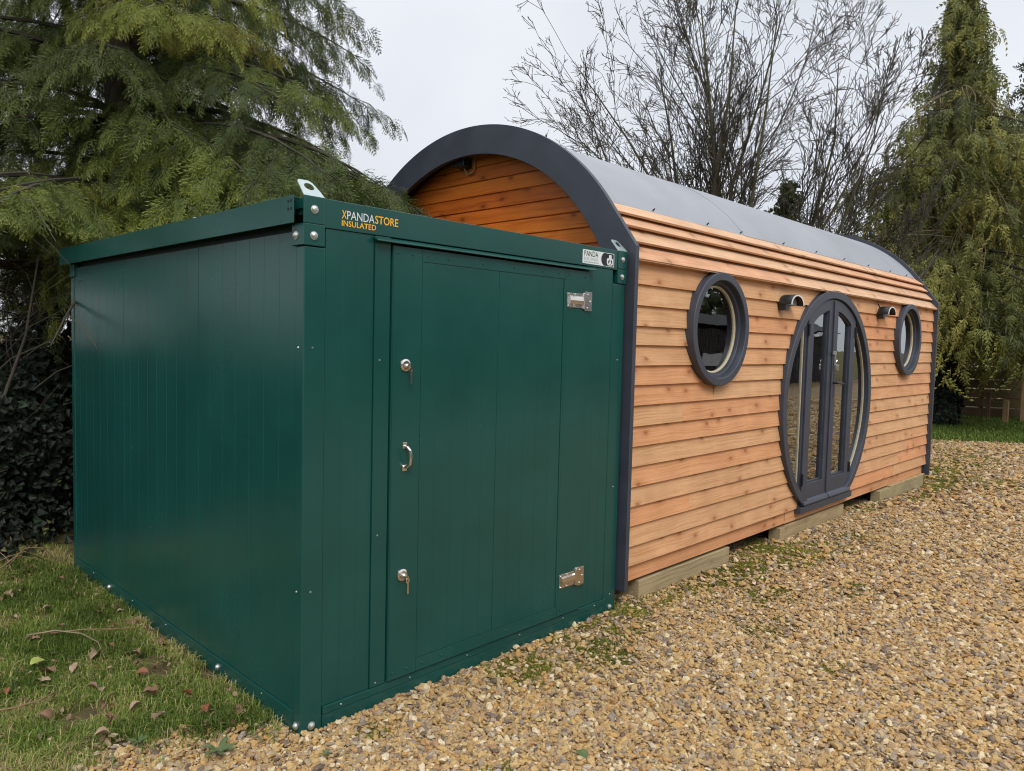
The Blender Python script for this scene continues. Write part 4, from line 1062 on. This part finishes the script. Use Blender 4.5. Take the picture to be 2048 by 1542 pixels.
# straw coloured bare twigs on the right conifer
rr = np.random.default_rng(5)
mb = MB()
to_cam = np.array([CAM.x - 17.2, CAM.y - 1.95]); to_cam /= np.linalg.norm(to_cam); lat = np.array([-to_cam[1], to_cam[0]])
def twig_fan(p0, dirs, Ls, rr, droopz):
    for dv, Lq in zip(dirs, Ls):
        pts = [p0 + dv * Lq * q + np.array([0, 0, -droopz * Lq * q * q]) + rr.normal(0, .03, 3) * q for q in np.linspace(0, 1, 6)]
        mb.tube(pts, np.linspace(.012, .004, 6), 4, caps=False)
        for q in (.4, .6, .8):
            i = int(q * 5); mb.tube([pts[i], pts[i] + np.array([rr.normal(0, .1), rr.normal(0, .1), -rr.uniform(.2, .55)])], [.007, .003], 3, caps=False)
for z, rad in ((5.6, 1.2), (5.2, 1.3), (4.6, 1.6), (4.2, 1.5), (6.6, 1.0), (3.9, 1.9), (7.3, .7)):
    side = rr.uniform(-.6, .5); p0 = np.array([17.2 + to_cam[0] * rad * .55 + lat[0] * side, 1.95 + to_cam[1] * rad * .55 + lat[1] * side, z])
    dirs = [np.array([to_cam[0] * .5 + lat[0] * a, to_cam[1] * .5 + lat[1] * a, rr.uniform(-.35, .25)]) for a in rr.uniform(-.9, .9, 7)]
    twig_fan(p0, dirs, rr.uniform(.7, 1.5, 7), rr, .6)
# long bare shoots reaching left over the pod roof
for i in range(8):
    p0 = np.array([17.2, 1.95, rr.uniform(3.3, 4.3)]) + np.array([to_cam[0], to_cam[1], 0]) * rr.uniform(.6, 1.4)
    dv = np.array([-.55 * .9, .83 * .9, rr.uniform(-.05, .16)]); twig_fan(p0, [dv * rr.uniform(.9, 1.1) + rr.normal(0, .08, 3)], [rr.uniform(1.6, 2.6)], rr, .22)
mb.build('bare_twigs', M['strawtwig'], t_right)

def leaf_cards(P, nrm, size, rr, shape='ivy'):
    """Lobed leaves as fans of 2 quads folded on the midrib."""
    n = len(P); nrm = nrm / np.linalg.norm(nrm, axis=1, keepdims=True); a = rr.normal(0, 1, (n, 3)); u = np.cross(nrm, a); u /= np.linalg.norm(u, axis=1, keepdims=True); v = np.cross(nrm, u)
    prof = {'ivy': [((0, -.5), (.5, -.38), (.30, .05), (0, .62)), ((0, -.5), (-.5, -.38), (-.30, .05), (0, .62))],
            'oval': [((0, -.5), (.28, -.18), (.22, .22), (0, .55)), ((0, -.5), (-.28, -.18), (-.22, .22), (0, .55))]}[shape]
    Vs = []
    for q in prof:
        W4 = np.stack([P + (u * p[0] + v * p[1] + nrm * (abs(p[0]) * .35)) * size[:, None] for p in q], 1); Vs.append(W4)
    V = np.concatenate(Vs, 1).reshape(-1, 3)
    return V, np.arange(len(V)).reshape(-1, 4)
# ivy on that trunk
n = 2600; z = rr.uniform(0, 2.3, n); a = rr.uniform(0, 2 * PI, n); rad = .33 + .10 * rr.random(n) + .05 * np.sin(z * 5 + a * 2)
P = np.stack([17.2 + rad * np.cos(a), 1.95 + rad * np.sin(a), z], 1); nr = np.stack([np.cos(a), np.sin(a), rr.uniform(.1, .9, n)], 1) + rr.normal(0, .25, (n, 3))
V, Fq = leaf_cards(P, nr, rr.uniform(.07, .13, n), rr); np_mesh('ivy', V, Fq, M['ivy'], t_right, np.repeat(np.clip(rr.normal(.3, .2, n), 0, .8), 2))

# bare multi-stemmed trees behind the pod
def bare_tree(name, label, base, stems, rr, hmax, group=None, mat='barktwig'):
    t = thing(name, label, 'tree', base, group); mbs = MB(); mbt = MB()
    cnt = [0]
    def grow(p, d, r, ln, depth, mbx):
        n = 5 if depth < 2 else 4; pts = [p]; q = p.copy(); dd = d.copy(); seg = ln / n
        for i in range(n):
            dd = dd + rr.normal(0, .09 + .03 * depth, 3) + np.array([0, 0, .06 if depth < 2 else .02]); dd /= np.linalg.norm(dd); q = q + dd * seg; pts.append(q.copy())
        r1 = max(.0048, r * (.30 if depth else .10)); rs = r1 + (r - r1) * (1 - np.linspace(0, 1, n + 1)) ** 1.15
        (mbs if depth == 0 else mbt).tube(pts, rs, 7 if depth == 0 else (5 if depth == 1 else 3), caps=False); cnt[0] += 1
        if depth >= 4 or ln < .18: return
        k = {0: rr.integers(11, 15), 1: rr.integers(7, 10), 2: rr.integers(4, 6), 3: rr.integers(1, 4)}[depth]
        for j in range(k):
            u = rr.uniform(.22 if depth == 0 else .15, 1.0); f = u * n; a = min(n - 1, int(f)); pp = pts[a] + (pts[a + 1] - pts[a]) * (f - a); base_d = pts[a + 1] - pts[a]; base_d /= np.linalg.norm(base_d)
            side = rr.normal(0, 1, 3); side -= base_d * side.dot(base_d); side /= np.linalg.norm(side)
            ang = math.radians(rr.uniform(16, 38)); nd = base_d * math.cos(ang) + side * math.sin(ang)
            grow(pp, nd, max(.0050, (r + (r1 - r) * u) * rr.uniform(.28, .5)), ln * rr.uniform(.30, .52) * (1.12 - .5 * u), depth + 1, mbt)
    for (az, tilt, hh, r0) in stems:
        d = np.array([math.cos(az) * math.sin(tilt), math.sin(az) * math.sin(tilt), math.cos(tilt)])
        grow(np.array(base, dtype=float) + np.array([math.cos(az) * .18, math.sin(az) * .18, -.1]), d, r0, hh, 0, mbs)
    mbs.build('trunk', M['barkgreen'], t, smooth=True); mbt.build('branches', M[mat], t)
    print(name, cnt[0], len(mbt.f)); return t
rr = np.random.default_rng(31)
lt = math.atan2(-.718, .696)          # direction of picture right, on the ground
bare_tree('bare_tree', 'leafless many stemmed tree spreading to the left above the pod roof', (11.25, 4.75, 0), [(lt + PI, .25, 6.9, .08), (lt + PI - .4, .15, 7.6, .09), (lt + 2.2, .08, 7.9, .10), (lt, .10, 8.0, .09), (lt + PI + .5, .34, 5.9, .06), (lt - .5, .22, 7.6, .08), (lt + PI + .2, .42, 5.4, .05)], rr, 9, 'leafless trees behind the pod')
bare_tree('bare_tree', 'leafless tree with thick upright stems above the middle of the pod roof', (12.1, 4.3, 0), [(lt, .20, 7.4, .085), (lt + PI, .08, 8.0, .105), (lt + 1.2, .14, 7.8, .09), (lt - .3, .34, 6.6, .07), (lt + .4, .48, 5.7, .055), (lt + PI + .5, .2, 7.6, .075), (lt + .1, .54, 5.0, .045)], rr, 9, 'leafless trees behind the pod')
iv = bare_tree('ivy_clad_tree', 'leafless tree with a dark ivy clad stem between the bare trees and the tall conifer', (12.1, 4.05, 0), [(lt, .16, 6.4, .08), (lt + .5, .40, 5.4, .05), (lt - .4, .62, 4.8, .04)], rr, 8, 'leafless trees behind the pod')
n = 4600; z = 1.5 + 3.3 * rr.random(n); cx = 12.1 + .696 * .12 * z; cy_ = 4.05 - .718 * .12 * z
a = rr.uniform(0, 2 * PI, n); wdt = np.clip(.62 - .19 * (z - 2.2) + .13 * np.sin(z * 4.1 + a * 2) + .10 * np.sin(z * 9 + a), .07, .8); rad = wdt * rr.random(n) ** .75 * rr.uniform(.8, 1.35, n)
P = np.stack([cx + rad * np.cos(a), cy_ + rad * np.sin(a), z], 1); V, Fq = leaf_cards(P, rr.normal(0, 1, (n, 3)) + np.array([-.5, -.5, .8]), rr.uniform(.05, .10, n), rr)
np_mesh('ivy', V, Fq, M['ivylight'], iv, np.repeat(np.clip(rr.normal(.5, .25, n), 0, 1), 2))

# ivy hedge at the back left corner of the container
rr = np.random.default_rng(9)
hd = thing('ivy_hedge', 'dark ivy covered hedge with bare twigs behind the left side of the container', 'hedge', (-1.2, 4.6, 0))
n = 34000; x = rr.uniform(-5.2, 2.6, n); dep = rr.random(n) ** 1.8 * 1.1; top = 1.62 + .24 * np.sin(x * 3.1) + .15 * np.sin(x * 7.7 + 1) - .1
z = top * rr.random(n) ** .85 + rr.normal(0, .06, n); face = 3.72 + .22 * np.sin(x * 2.3) + .14 * np.sin(z * 5 + x * 3) + .28 * (z - .6)
y = face + dep; k = ~((x > -.02) & (y < LB + .1)) & (z > 0)
x, y, z = x[k], y[k], z[k]; n = len(x); P = np.stack([x, y, z], 1); nr = np.stack([rr.normal(0, .5, n), -1 + rr.normal(0, .4, n), .5 + rr.normal(0, .4, n)], 1)
V, Fq = leaf_cards(P, nr, rr.uniform(.03, .066, n), rr); np_mesh('foliage', V, Fq, M['ivy'], hd, np.repeat(np.clip(rr.normal(.28, .2, n) + (rr.random(n) < .02) * .6, 0, 1), 2))
mb = MB()
hb = MB()
for i in range(420):
    x0 = rr.uniform(-4.5, .6); y0 = 3.75 + rr.random() * .8; p = np.array([x0, y0, rr.uniform(0, 1.6)]); d_ = np.array([rr.normal(0, .6), -rr.uniform(0, .35), rr.uniform(.2, 1.2)]); d_ /= np.linalg.norm(d_); Lq = rr.uniform(.4, 1.3)
    pts = []; q = p.copy()
    for j in range(7): pts.append(q.copy()); d_ = d_ + rr.normal(0, .14, 3); d_ /= np.linalg.norm(d_); q = q + d_ * Lq / 6
    if x0 > -.05: continue
    hb.tube(pts, np.linspace(rr.uniform(.003, .007), .0018, 7), 4, caps=False)
# arching brambles and dry stems lying at its foot
for i in range(150):
    x0 = rr.uniform(-2.5, -.05); y0 = rr.uniform(3.05, 4.1); az = rr.uniform(0, 2 * PI); Lq = rr.uniform(.25, .8)
    pts = [np.array([x0 + math.cos(az) * Lq * t + .08 * math.sin(3 * t), y0 + math.sin(az) * Lq * t * .6, .02 + .16 * rr.random() * math.sin(PI * t) + .01]) for t in np.linspace(0, 1, 6)]
    if max(p[0] for p in pts) > -.03: continue
    mb.tube(pts, np.linspace(.0045, .002, 6), 4, caps=False)
mb.build('stems', M['drytwig'], hd); hb.build('twigs', M['bark'], hd)
# opaque leafy core so the hedge is dense
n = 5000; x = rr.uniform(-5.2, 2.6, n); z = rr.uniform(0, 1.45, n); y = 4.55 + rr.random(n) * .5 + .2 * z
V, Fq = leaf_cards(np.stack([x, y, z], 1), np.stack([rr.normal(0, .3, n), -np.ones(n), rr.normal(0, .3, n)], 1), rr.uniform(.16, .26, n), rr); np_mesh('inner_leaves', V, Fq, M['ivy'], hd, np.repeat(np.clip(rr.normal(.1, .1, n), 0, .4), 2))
# leaning bare stem in the hedge
st_ = thing('leaning_sapling', 'thin bare leaning stem in front of the dark hedge by the container', 'sapling', (-.55, 3.55, 0))
MB().tube([(-.62, 3.6, -.02), (-.5, 3.62, .5), (-.3, 3.65, 1.05), (-.12, 3.68, 1.6), (-.02, 3.72, 2.2)], [.018, .016, .014, .011, .006], 7).build('stem', M['bark'], st_, smooth=True)
mb = MB()
for i in range(190):
    z0 = rr.uniform(1.65, 2.65); a = rr.uniform(0, 2 * PI); Lq = rr.uniform(.4, 1.4); p = np.array([rr.uniform(-1.6, .1), rr.uniform(3.7, 4.9), z0])
    pts = [p + np.array([math.cos(a) * Lq * t, math.sin(a) * Lq * t, -.25 * Lq * t * t + .06 * Lq * math.sin(4 * t)]) for t in np.linspace(0, 1, 5)]
    if max(q[0] for q in pts) > -.06 and min(q[1] for q in pts) < LB + .2: continue
    mb.tube(pts, np.linspace(.0042, .0016, 5), 4, caps=False)
mb.build('bare_branches', M['darktwig'], st_)

# ---------------------------------------------------------------- far fence, posts, shrubs
fx = np.array([19.81, 2.30]); fd = np.array([.56, -1.08]); fd /= np.linalg.norm(fd); fn = np.array([-fd[1], fd[0]])
fence = thing('board_fence', 'low dark brown horizontal board fence with a pale top rail beyond the lawn', 'fence', (20.1, 1.6, 0))
def fbox(mb, s0, s1, d0, d1, z0, z1, col=0.):
    c = [fx + fd * s + fn * dd for s in (s0, s1) for dd in (d0, d1)]
    V = [(c[i][0], c[i][1], z) for z in (z0, z1) for i in (0, 1, 3, 2)]
    mb.add(V, [(0, 3, 2, 1), (4, 5, 6, 7), (0, 1, 5, 4), (1, 2, 6, 5), (2, 3, 7, 6), (3, 0, 4, 7)], col)
mb = MB(); z = .06
for i in range(5):
    for a, c in ((-1.6, .60), (.603, 2.6)): fbox(mb, a, c, 0, .03, z, z + .208, random.random())
    z += .235
mb.build('boards', M['fencewood'], fence, .004)
mb = MB(); fbox(mb, -1.6, 2.6, -.04, .07, 1.245, 1.285, .9); mb.build('top_rail', M['sleeper'], fence, .005)
for s in (-1.5, .6, 2.5):
    mb = MB(); fbox(mb, s - .05, s + .05, .032, .13, 0, 1.24, .5); mb.build('post', M['fencewood'], fence, .004)
def post(px, py, h, wd, mat, name, label, cat, cap=False):
    t = MB(); t.box(px - wd / 2, px + wd / 2, py - wd / 2, py + wd / 2, -.1, h, random.random())
    if cap: t.box(px - wd * .85, px + wd * .85, py - wd * .7, py + wd * .7, h + .0005, h + .035, .3)
    o = t.build(name, mat, None, .008); tag(o, label, cat)
    return o
post(19.75, 1.56, .66, .09, M['postdark'], 'wooden_post', 'dark brown wooden post with a flat cap in front of the low fence', 'post', True)
post(18.9, 1.03, .55, .11, M['postwood'], 'wooden_post', 'short pale wooden post standing on the lawn by the fence', 'post')
o = MB().box(19.55, 19.85, .15, .86, -.05, 1.92, .4).build('timber_screen', M['postwood'], None, .01); tag(o, 'tall pale timber screen at the right edge beside the low fence', 'screen')
def shrub(name, label, base, rad, h, n, mat, rr, size=.12):
    t = thing(name, label, 'shrub', base)
    a = rr.uniform(0, 2 * PI, n); u = rr.random(n) ** .6; zz = rr.random(n); ra = rad * np.sqrt(np.clip(1 - (zz * 1.6 - .6) ** 2 * .8, .05, 1)) * u
    P = np.stack([base[0] + ra * np.cos(a), base[1] + ra * np.sin(a), base[2] + .1 + zz * h], 1) + rr.normal(0, .05, (n, 3))
    V, Fq = leaf_cards(P, rr.normal(0, 1, (n, 3)) + np.array([-.4, -.2, .6]), rr.uniform(.6, 1.4, n) * size, rr, 'oval'); np_mesh('foliage', V, Fq, mat, t, np.repeat(rr.random(n), 2))
    mb = MB()
    for i in range(12):
        aa = rr.uniform(0, 2 * PI); mb.tube([base, (base[0] + math.cos(aa) * rad * .3, base[1] + math.sin(aa) * rad * .3, h * .5), (base[0] + math.cos(aa) * rad * .7, base[1] + math.sin(aa) * rad * .7, h * .95)], [.02, .014, .006], 4, caps=False)
    mb.build('stems', M['barktwig'], t)
rr = np.random.default_rng(17)
shrub('shrub', 'pale olive shrub behind the low fence', (25.6, 3.6, 0), 1.3, 2.0, 1700, M['shrubleaf'], rr)
shrub('shrub', 'reddish brown shrub behind the low fence', (25.2, 1.9, 0), .8, 2.1, 900, M['redleaf'], rr)
shrub('shrub', 'pale olive shrub at the right edge behind the timber screen', (25.4, -.2, 0), 1.4, 2.0, 1500, M['shrubleaf'], rr)

# ---------------------------------------------------------------- what the panes reflect across the drive
sh = thing('black_shed', 'long low black clad shed across the drive, seen only mirrored in the panes', 'shed', (22, -12, 0))
mb = MB(); mb.box(6, 38, -15.5, -12.2, 0, 2.3)
for x in np.arange(6.2, 38, .22): mb.box(x, x + .012, -12.2, -12.185, 0, 2.5)
mb.build('wall', M['shedwall'], sh); MB().prism([(-16, 2.5), (-11.9, 2.5), (-13.9, 3.1)], 'x', 5.8, 38.2).build('roof', M['shedwall'], sh)
for x in (13.5, 24.5, 30.0): MB().box(x, x + 1.6, -12.182, -12.15, .9, 1.35).build('window', M['whitepanel'], sh)
rr = np.random.default_rng(41)
n = 9000; x = rr.uniform(-16, 44, n); P = np.stack([x, -17.5 - rr.random(n) * 4, (4.6 + 1.5 * np.sin(x * .7) + np.sin(x * 1.9)) * rr.random(n) ** .7], 1)
V, Fq = leaf_cards(P, rr.normal(0, 1, (n, 3)), rr.uniform(.4, .8, n), rr, 'oval'); o = np_mesh('treeline', V, Fq, M['cypress_dark'], None, np.repeat(rr.random(n), 2)); tag(o, 'dark evergreen belt beyond the shed, mirrored in the panes', 'trees', kind='stuff')

# ---------------------------------------------------------------- litter: leaves, twigs, weeds
def leaf_mesh(seed, Lf, Wf, curl, lobes=0):
    r = np.random.default_rng(seed); n = 12; V = []; Fq = []
    for i in range(n + 1):
        t = i / n; wv = Wf * .5 * math.sin(PI * min(1, t * 1.02 + .0)) ** .75 * (1 + (.3 * math.sin(lobes * PI * t * 2) if lobes else 0)); 
        z = curl * Lf * (math.sin(PI * t) * .25 + .3 * (t - .5) ** 2) + r.normal(0, .004) * Lf * 4
        for s in (-1, -.5, 0, .5, 1): V.append((Lf * (t - .5), s * wv, z + abs(s) ** 1.5 * wv * curl * 1.1 + r.normal(0, .03) * wv))
    for i in range(n):
        for j in range(4): Fq.append((i * 5 + j, i * 5 + j + 1, (i + 1) * 5 + j + 1, (i + 1) * 5 + j))
    me = bpy.data.meshes.new('fallen_leaf'); me.from_pydata(V, [], Fq); me.polygons.foreach_set('use_smooth', [True] * len(Fq))
    return me
protoL = {}
for nm, mt, Ls in (('brown', 'brownleaf', ((3, .072, .046, .9, 2), (4, .06, .04, 1.1, 0), (5, .08, .05, .7, 3))), ('pale', 'paleleaf', ((6, .075, .05, .9, 2), (7, .062, .036, 1.0, 0))), ('rust', 'redbrownleaf', ((8, .055, .038, .6, 0), (9, .066, .042, .8, 0)))):
    protoL[nm] = []
    for q in Ls:
        me = leaf_mesh(*q); me.materials.append(M[mt]); protoL[nm].append(me)
rr = np.random.default_rng(23)
def put_leaf(me, x, y, z, s, label, group):
    o = bpy.data.objects.new('fallen_leaf', me); COL.objects.link(o); o.location = (x, y, z); o.scale = (s, s, s)
    o.rotation_euler = (rr.normal(0, .35), rr.normal(0, .35), rr.uniform(0, 6.28)); tag(o, label, 'leaf', group); return o
LBL = {'brown': ('dry curled brown leaf lying on the lawn left of the container', 'dry brown leaves on the lawn'), 'pale': ('pale tan curled dead leaf lying on the lawn left of the container', 'pale tan leaves on the lawn'), 'rust': ('rust coloured dead leaf lying on the lawn left of the container', 'rust coloured leaves on the lawn')}
made = 0
spots = [(-.384, 1.286, 'pale'), (-.188, 1.62, 'brown'), (-.60, 1.24, 'brown'), (-.50, .95, 'pale'), (-.52, .72, 'brown'), (-.42, .62, 'pale'), (-.34, .70, 'brown'), (-.55, .60, 'brown'), (-.38, .46, 'pale'), (-.60, .48, 'pale'), (-.28, .95, 'rust'), (-.22, .60, 'rust'), (-.20, .42, 'rust'), (-.72, .80, 'brown')]
for x, y, kd in spots:
    put_leaf(protoL[kd][made % len(protoL[kd])], x, y, .038, rr.uniform(.8, 1.1), *LBL[kd]); made += 1
while made < 100:
    x = rr.uniform(-2.0, -.04); y = rr.uniform(.2, 3.9)
    if inside(GRAVEL, np.array([x]), np.array([y - .05]))[0] or not view_ok(np.array([x]), np.array([y]), .95)[0]: continue
    kd = ('brown', 'brown', 'pale', 'brown', 'pale', 'rust')[rr.integers(0, 6)]
    put_leaf(protoL[kd][rr.integers(0, len(protoL[kd]))], x, y, rr.uniform(.016, .036), rr.uniform(.4, .85), *LBL[kd]); made += 1
me = leaf_mesh(15, .075, .06, .35, 0); me.materials.append(M['yellowleaf'])
o = put_leaf(me, -.61, 1.36, .055, 1.05, 'broad yellow green leaf lying flat on the grass near the left edge', None); o.rotation_euler = (.1, .15, .4)
me = leaf_mesh(16, .07, .035, .3, 0); me.materials.append(M['paleleaf'])
o = put_leaf(me, -.50, 1.20, .05, 1.0, 'small straw coloured leaf beside a brown leaf near the yellow green one', None)
me = leaf_mesh(18, .062, .05, .3, 0); me.materials.append(M['greenleaf'])
o = put_leaf(me, .713, -.901, .022, 1.0, 'single small green leaf lying on the open gravel at the bottom edge', None); o.rotation_euler = (.1, -.1, 1.2)
def twig(pts, r, label, mat='drytwig'):
    mb = MB(); mb.tube(pts, np.linspace(r, r * .4, len(pts)), 6); o = mb.build('fallen_twig', M[mat], None); tag(o, label, 'twig', 'twigs lying on the lawn'); return o
twig([(-.56, 1.78, .05), (-.45, 1.70, .07), (-.36, 1.58, .065), (-.33, 1.42, .06), (-.36, 1.22, .05)], .005, 'long curved straw coloured twig arching across the grass', 'strawtwig')
twig([(-.47, 1.72, .055), (-.34, 1.62, .07), (-.22, 1.55, .06), (-.12, 1.52, .05)], .0045, 'reddish brown twig lying towards the container from the long curved twig')
twig([(-.92, 1.02, .04), (-.80, .94, .055), (-.70, .93, .06), (-.64, .98, .055), (-.62, 1.06, .05), (-.655, 1.12, .045)], .0045, 'hooked brown twig on the grass at the left edge')
# crumbs of old leaf between the grass
n = 9500; X = rr.uniform(-2.4, -.01, n); Y = rr.uniform(-.1, 4.0, n); k = ~inside(GRAVEL, X, Y - .03) & view_ok(X, Y, 1.05) & ((noise2(X, Y, 2.6, 33) > .38) | (X > -.14) | (Y > 2.9)); X, Y = X[k], Y[k]; n = len(X)
V, Fq = leaf_cards(np.stack([X, Y, rr.uniform(.006, .03, n)], 1), np.stack([rr.normal(0, .5, n), rr.normal(0, .5, n), np.ones(n)], 1), rr.uniform(.012, .04, n), rr, 'oval')
M['crumbs'] = mat_leaf('leaf_crumbs', [(0, (.07, .045, .028)), (.5, (.19, .115, .065)), (.85, (.33, .24, .15)), (1, (.40, .33, .20))], .75, .1)
o = np_mesh('leaf_litter', V, Fq, M['crumbs'], None, np.repeat(rr.random(n), 2)); tag(o, 'small brown scraps of old leaves between the grass blades', 'leaf litter', kind='stuff')
# broad-leaved weed on the gravel edge
def weed(x, y, label, n, Lq, seed):
    t = thing('weed', label, 'weed', (x, y, 0)); r = np.random.default_rng(seed)
    for i in range(n):
        a = 2 * PI * i / n + r.normal(0, .2); me = leaf_mesh(seed + i, Lq * r.uniform(.75, 1.2), Lq * .36, .35); me.name = 'leaf'; me.materials.append(M['greenleaf'])
        o = bpy.data.objects.new('leaf', me); COL.objects.link(o); o.parent = t; o.rotation_euler = (0, -r.uniform(.15, .55), a); o.location = (math.cos(a) * Lq * .5, math.sin(a) * Lq * .5, .03)
    return t
weed(-.30, .085, 'broad leaved green weed growing where the gravel meets the grass', 6, .07, 60)
weed(-.50, .36, 'small green weed at the gravel edge left of the broad leaved weed', 5, .05, 80)
weed(-.02, -.22, 'tiny green weed in the gravel before the near corner of the container', 5, .03, 90)
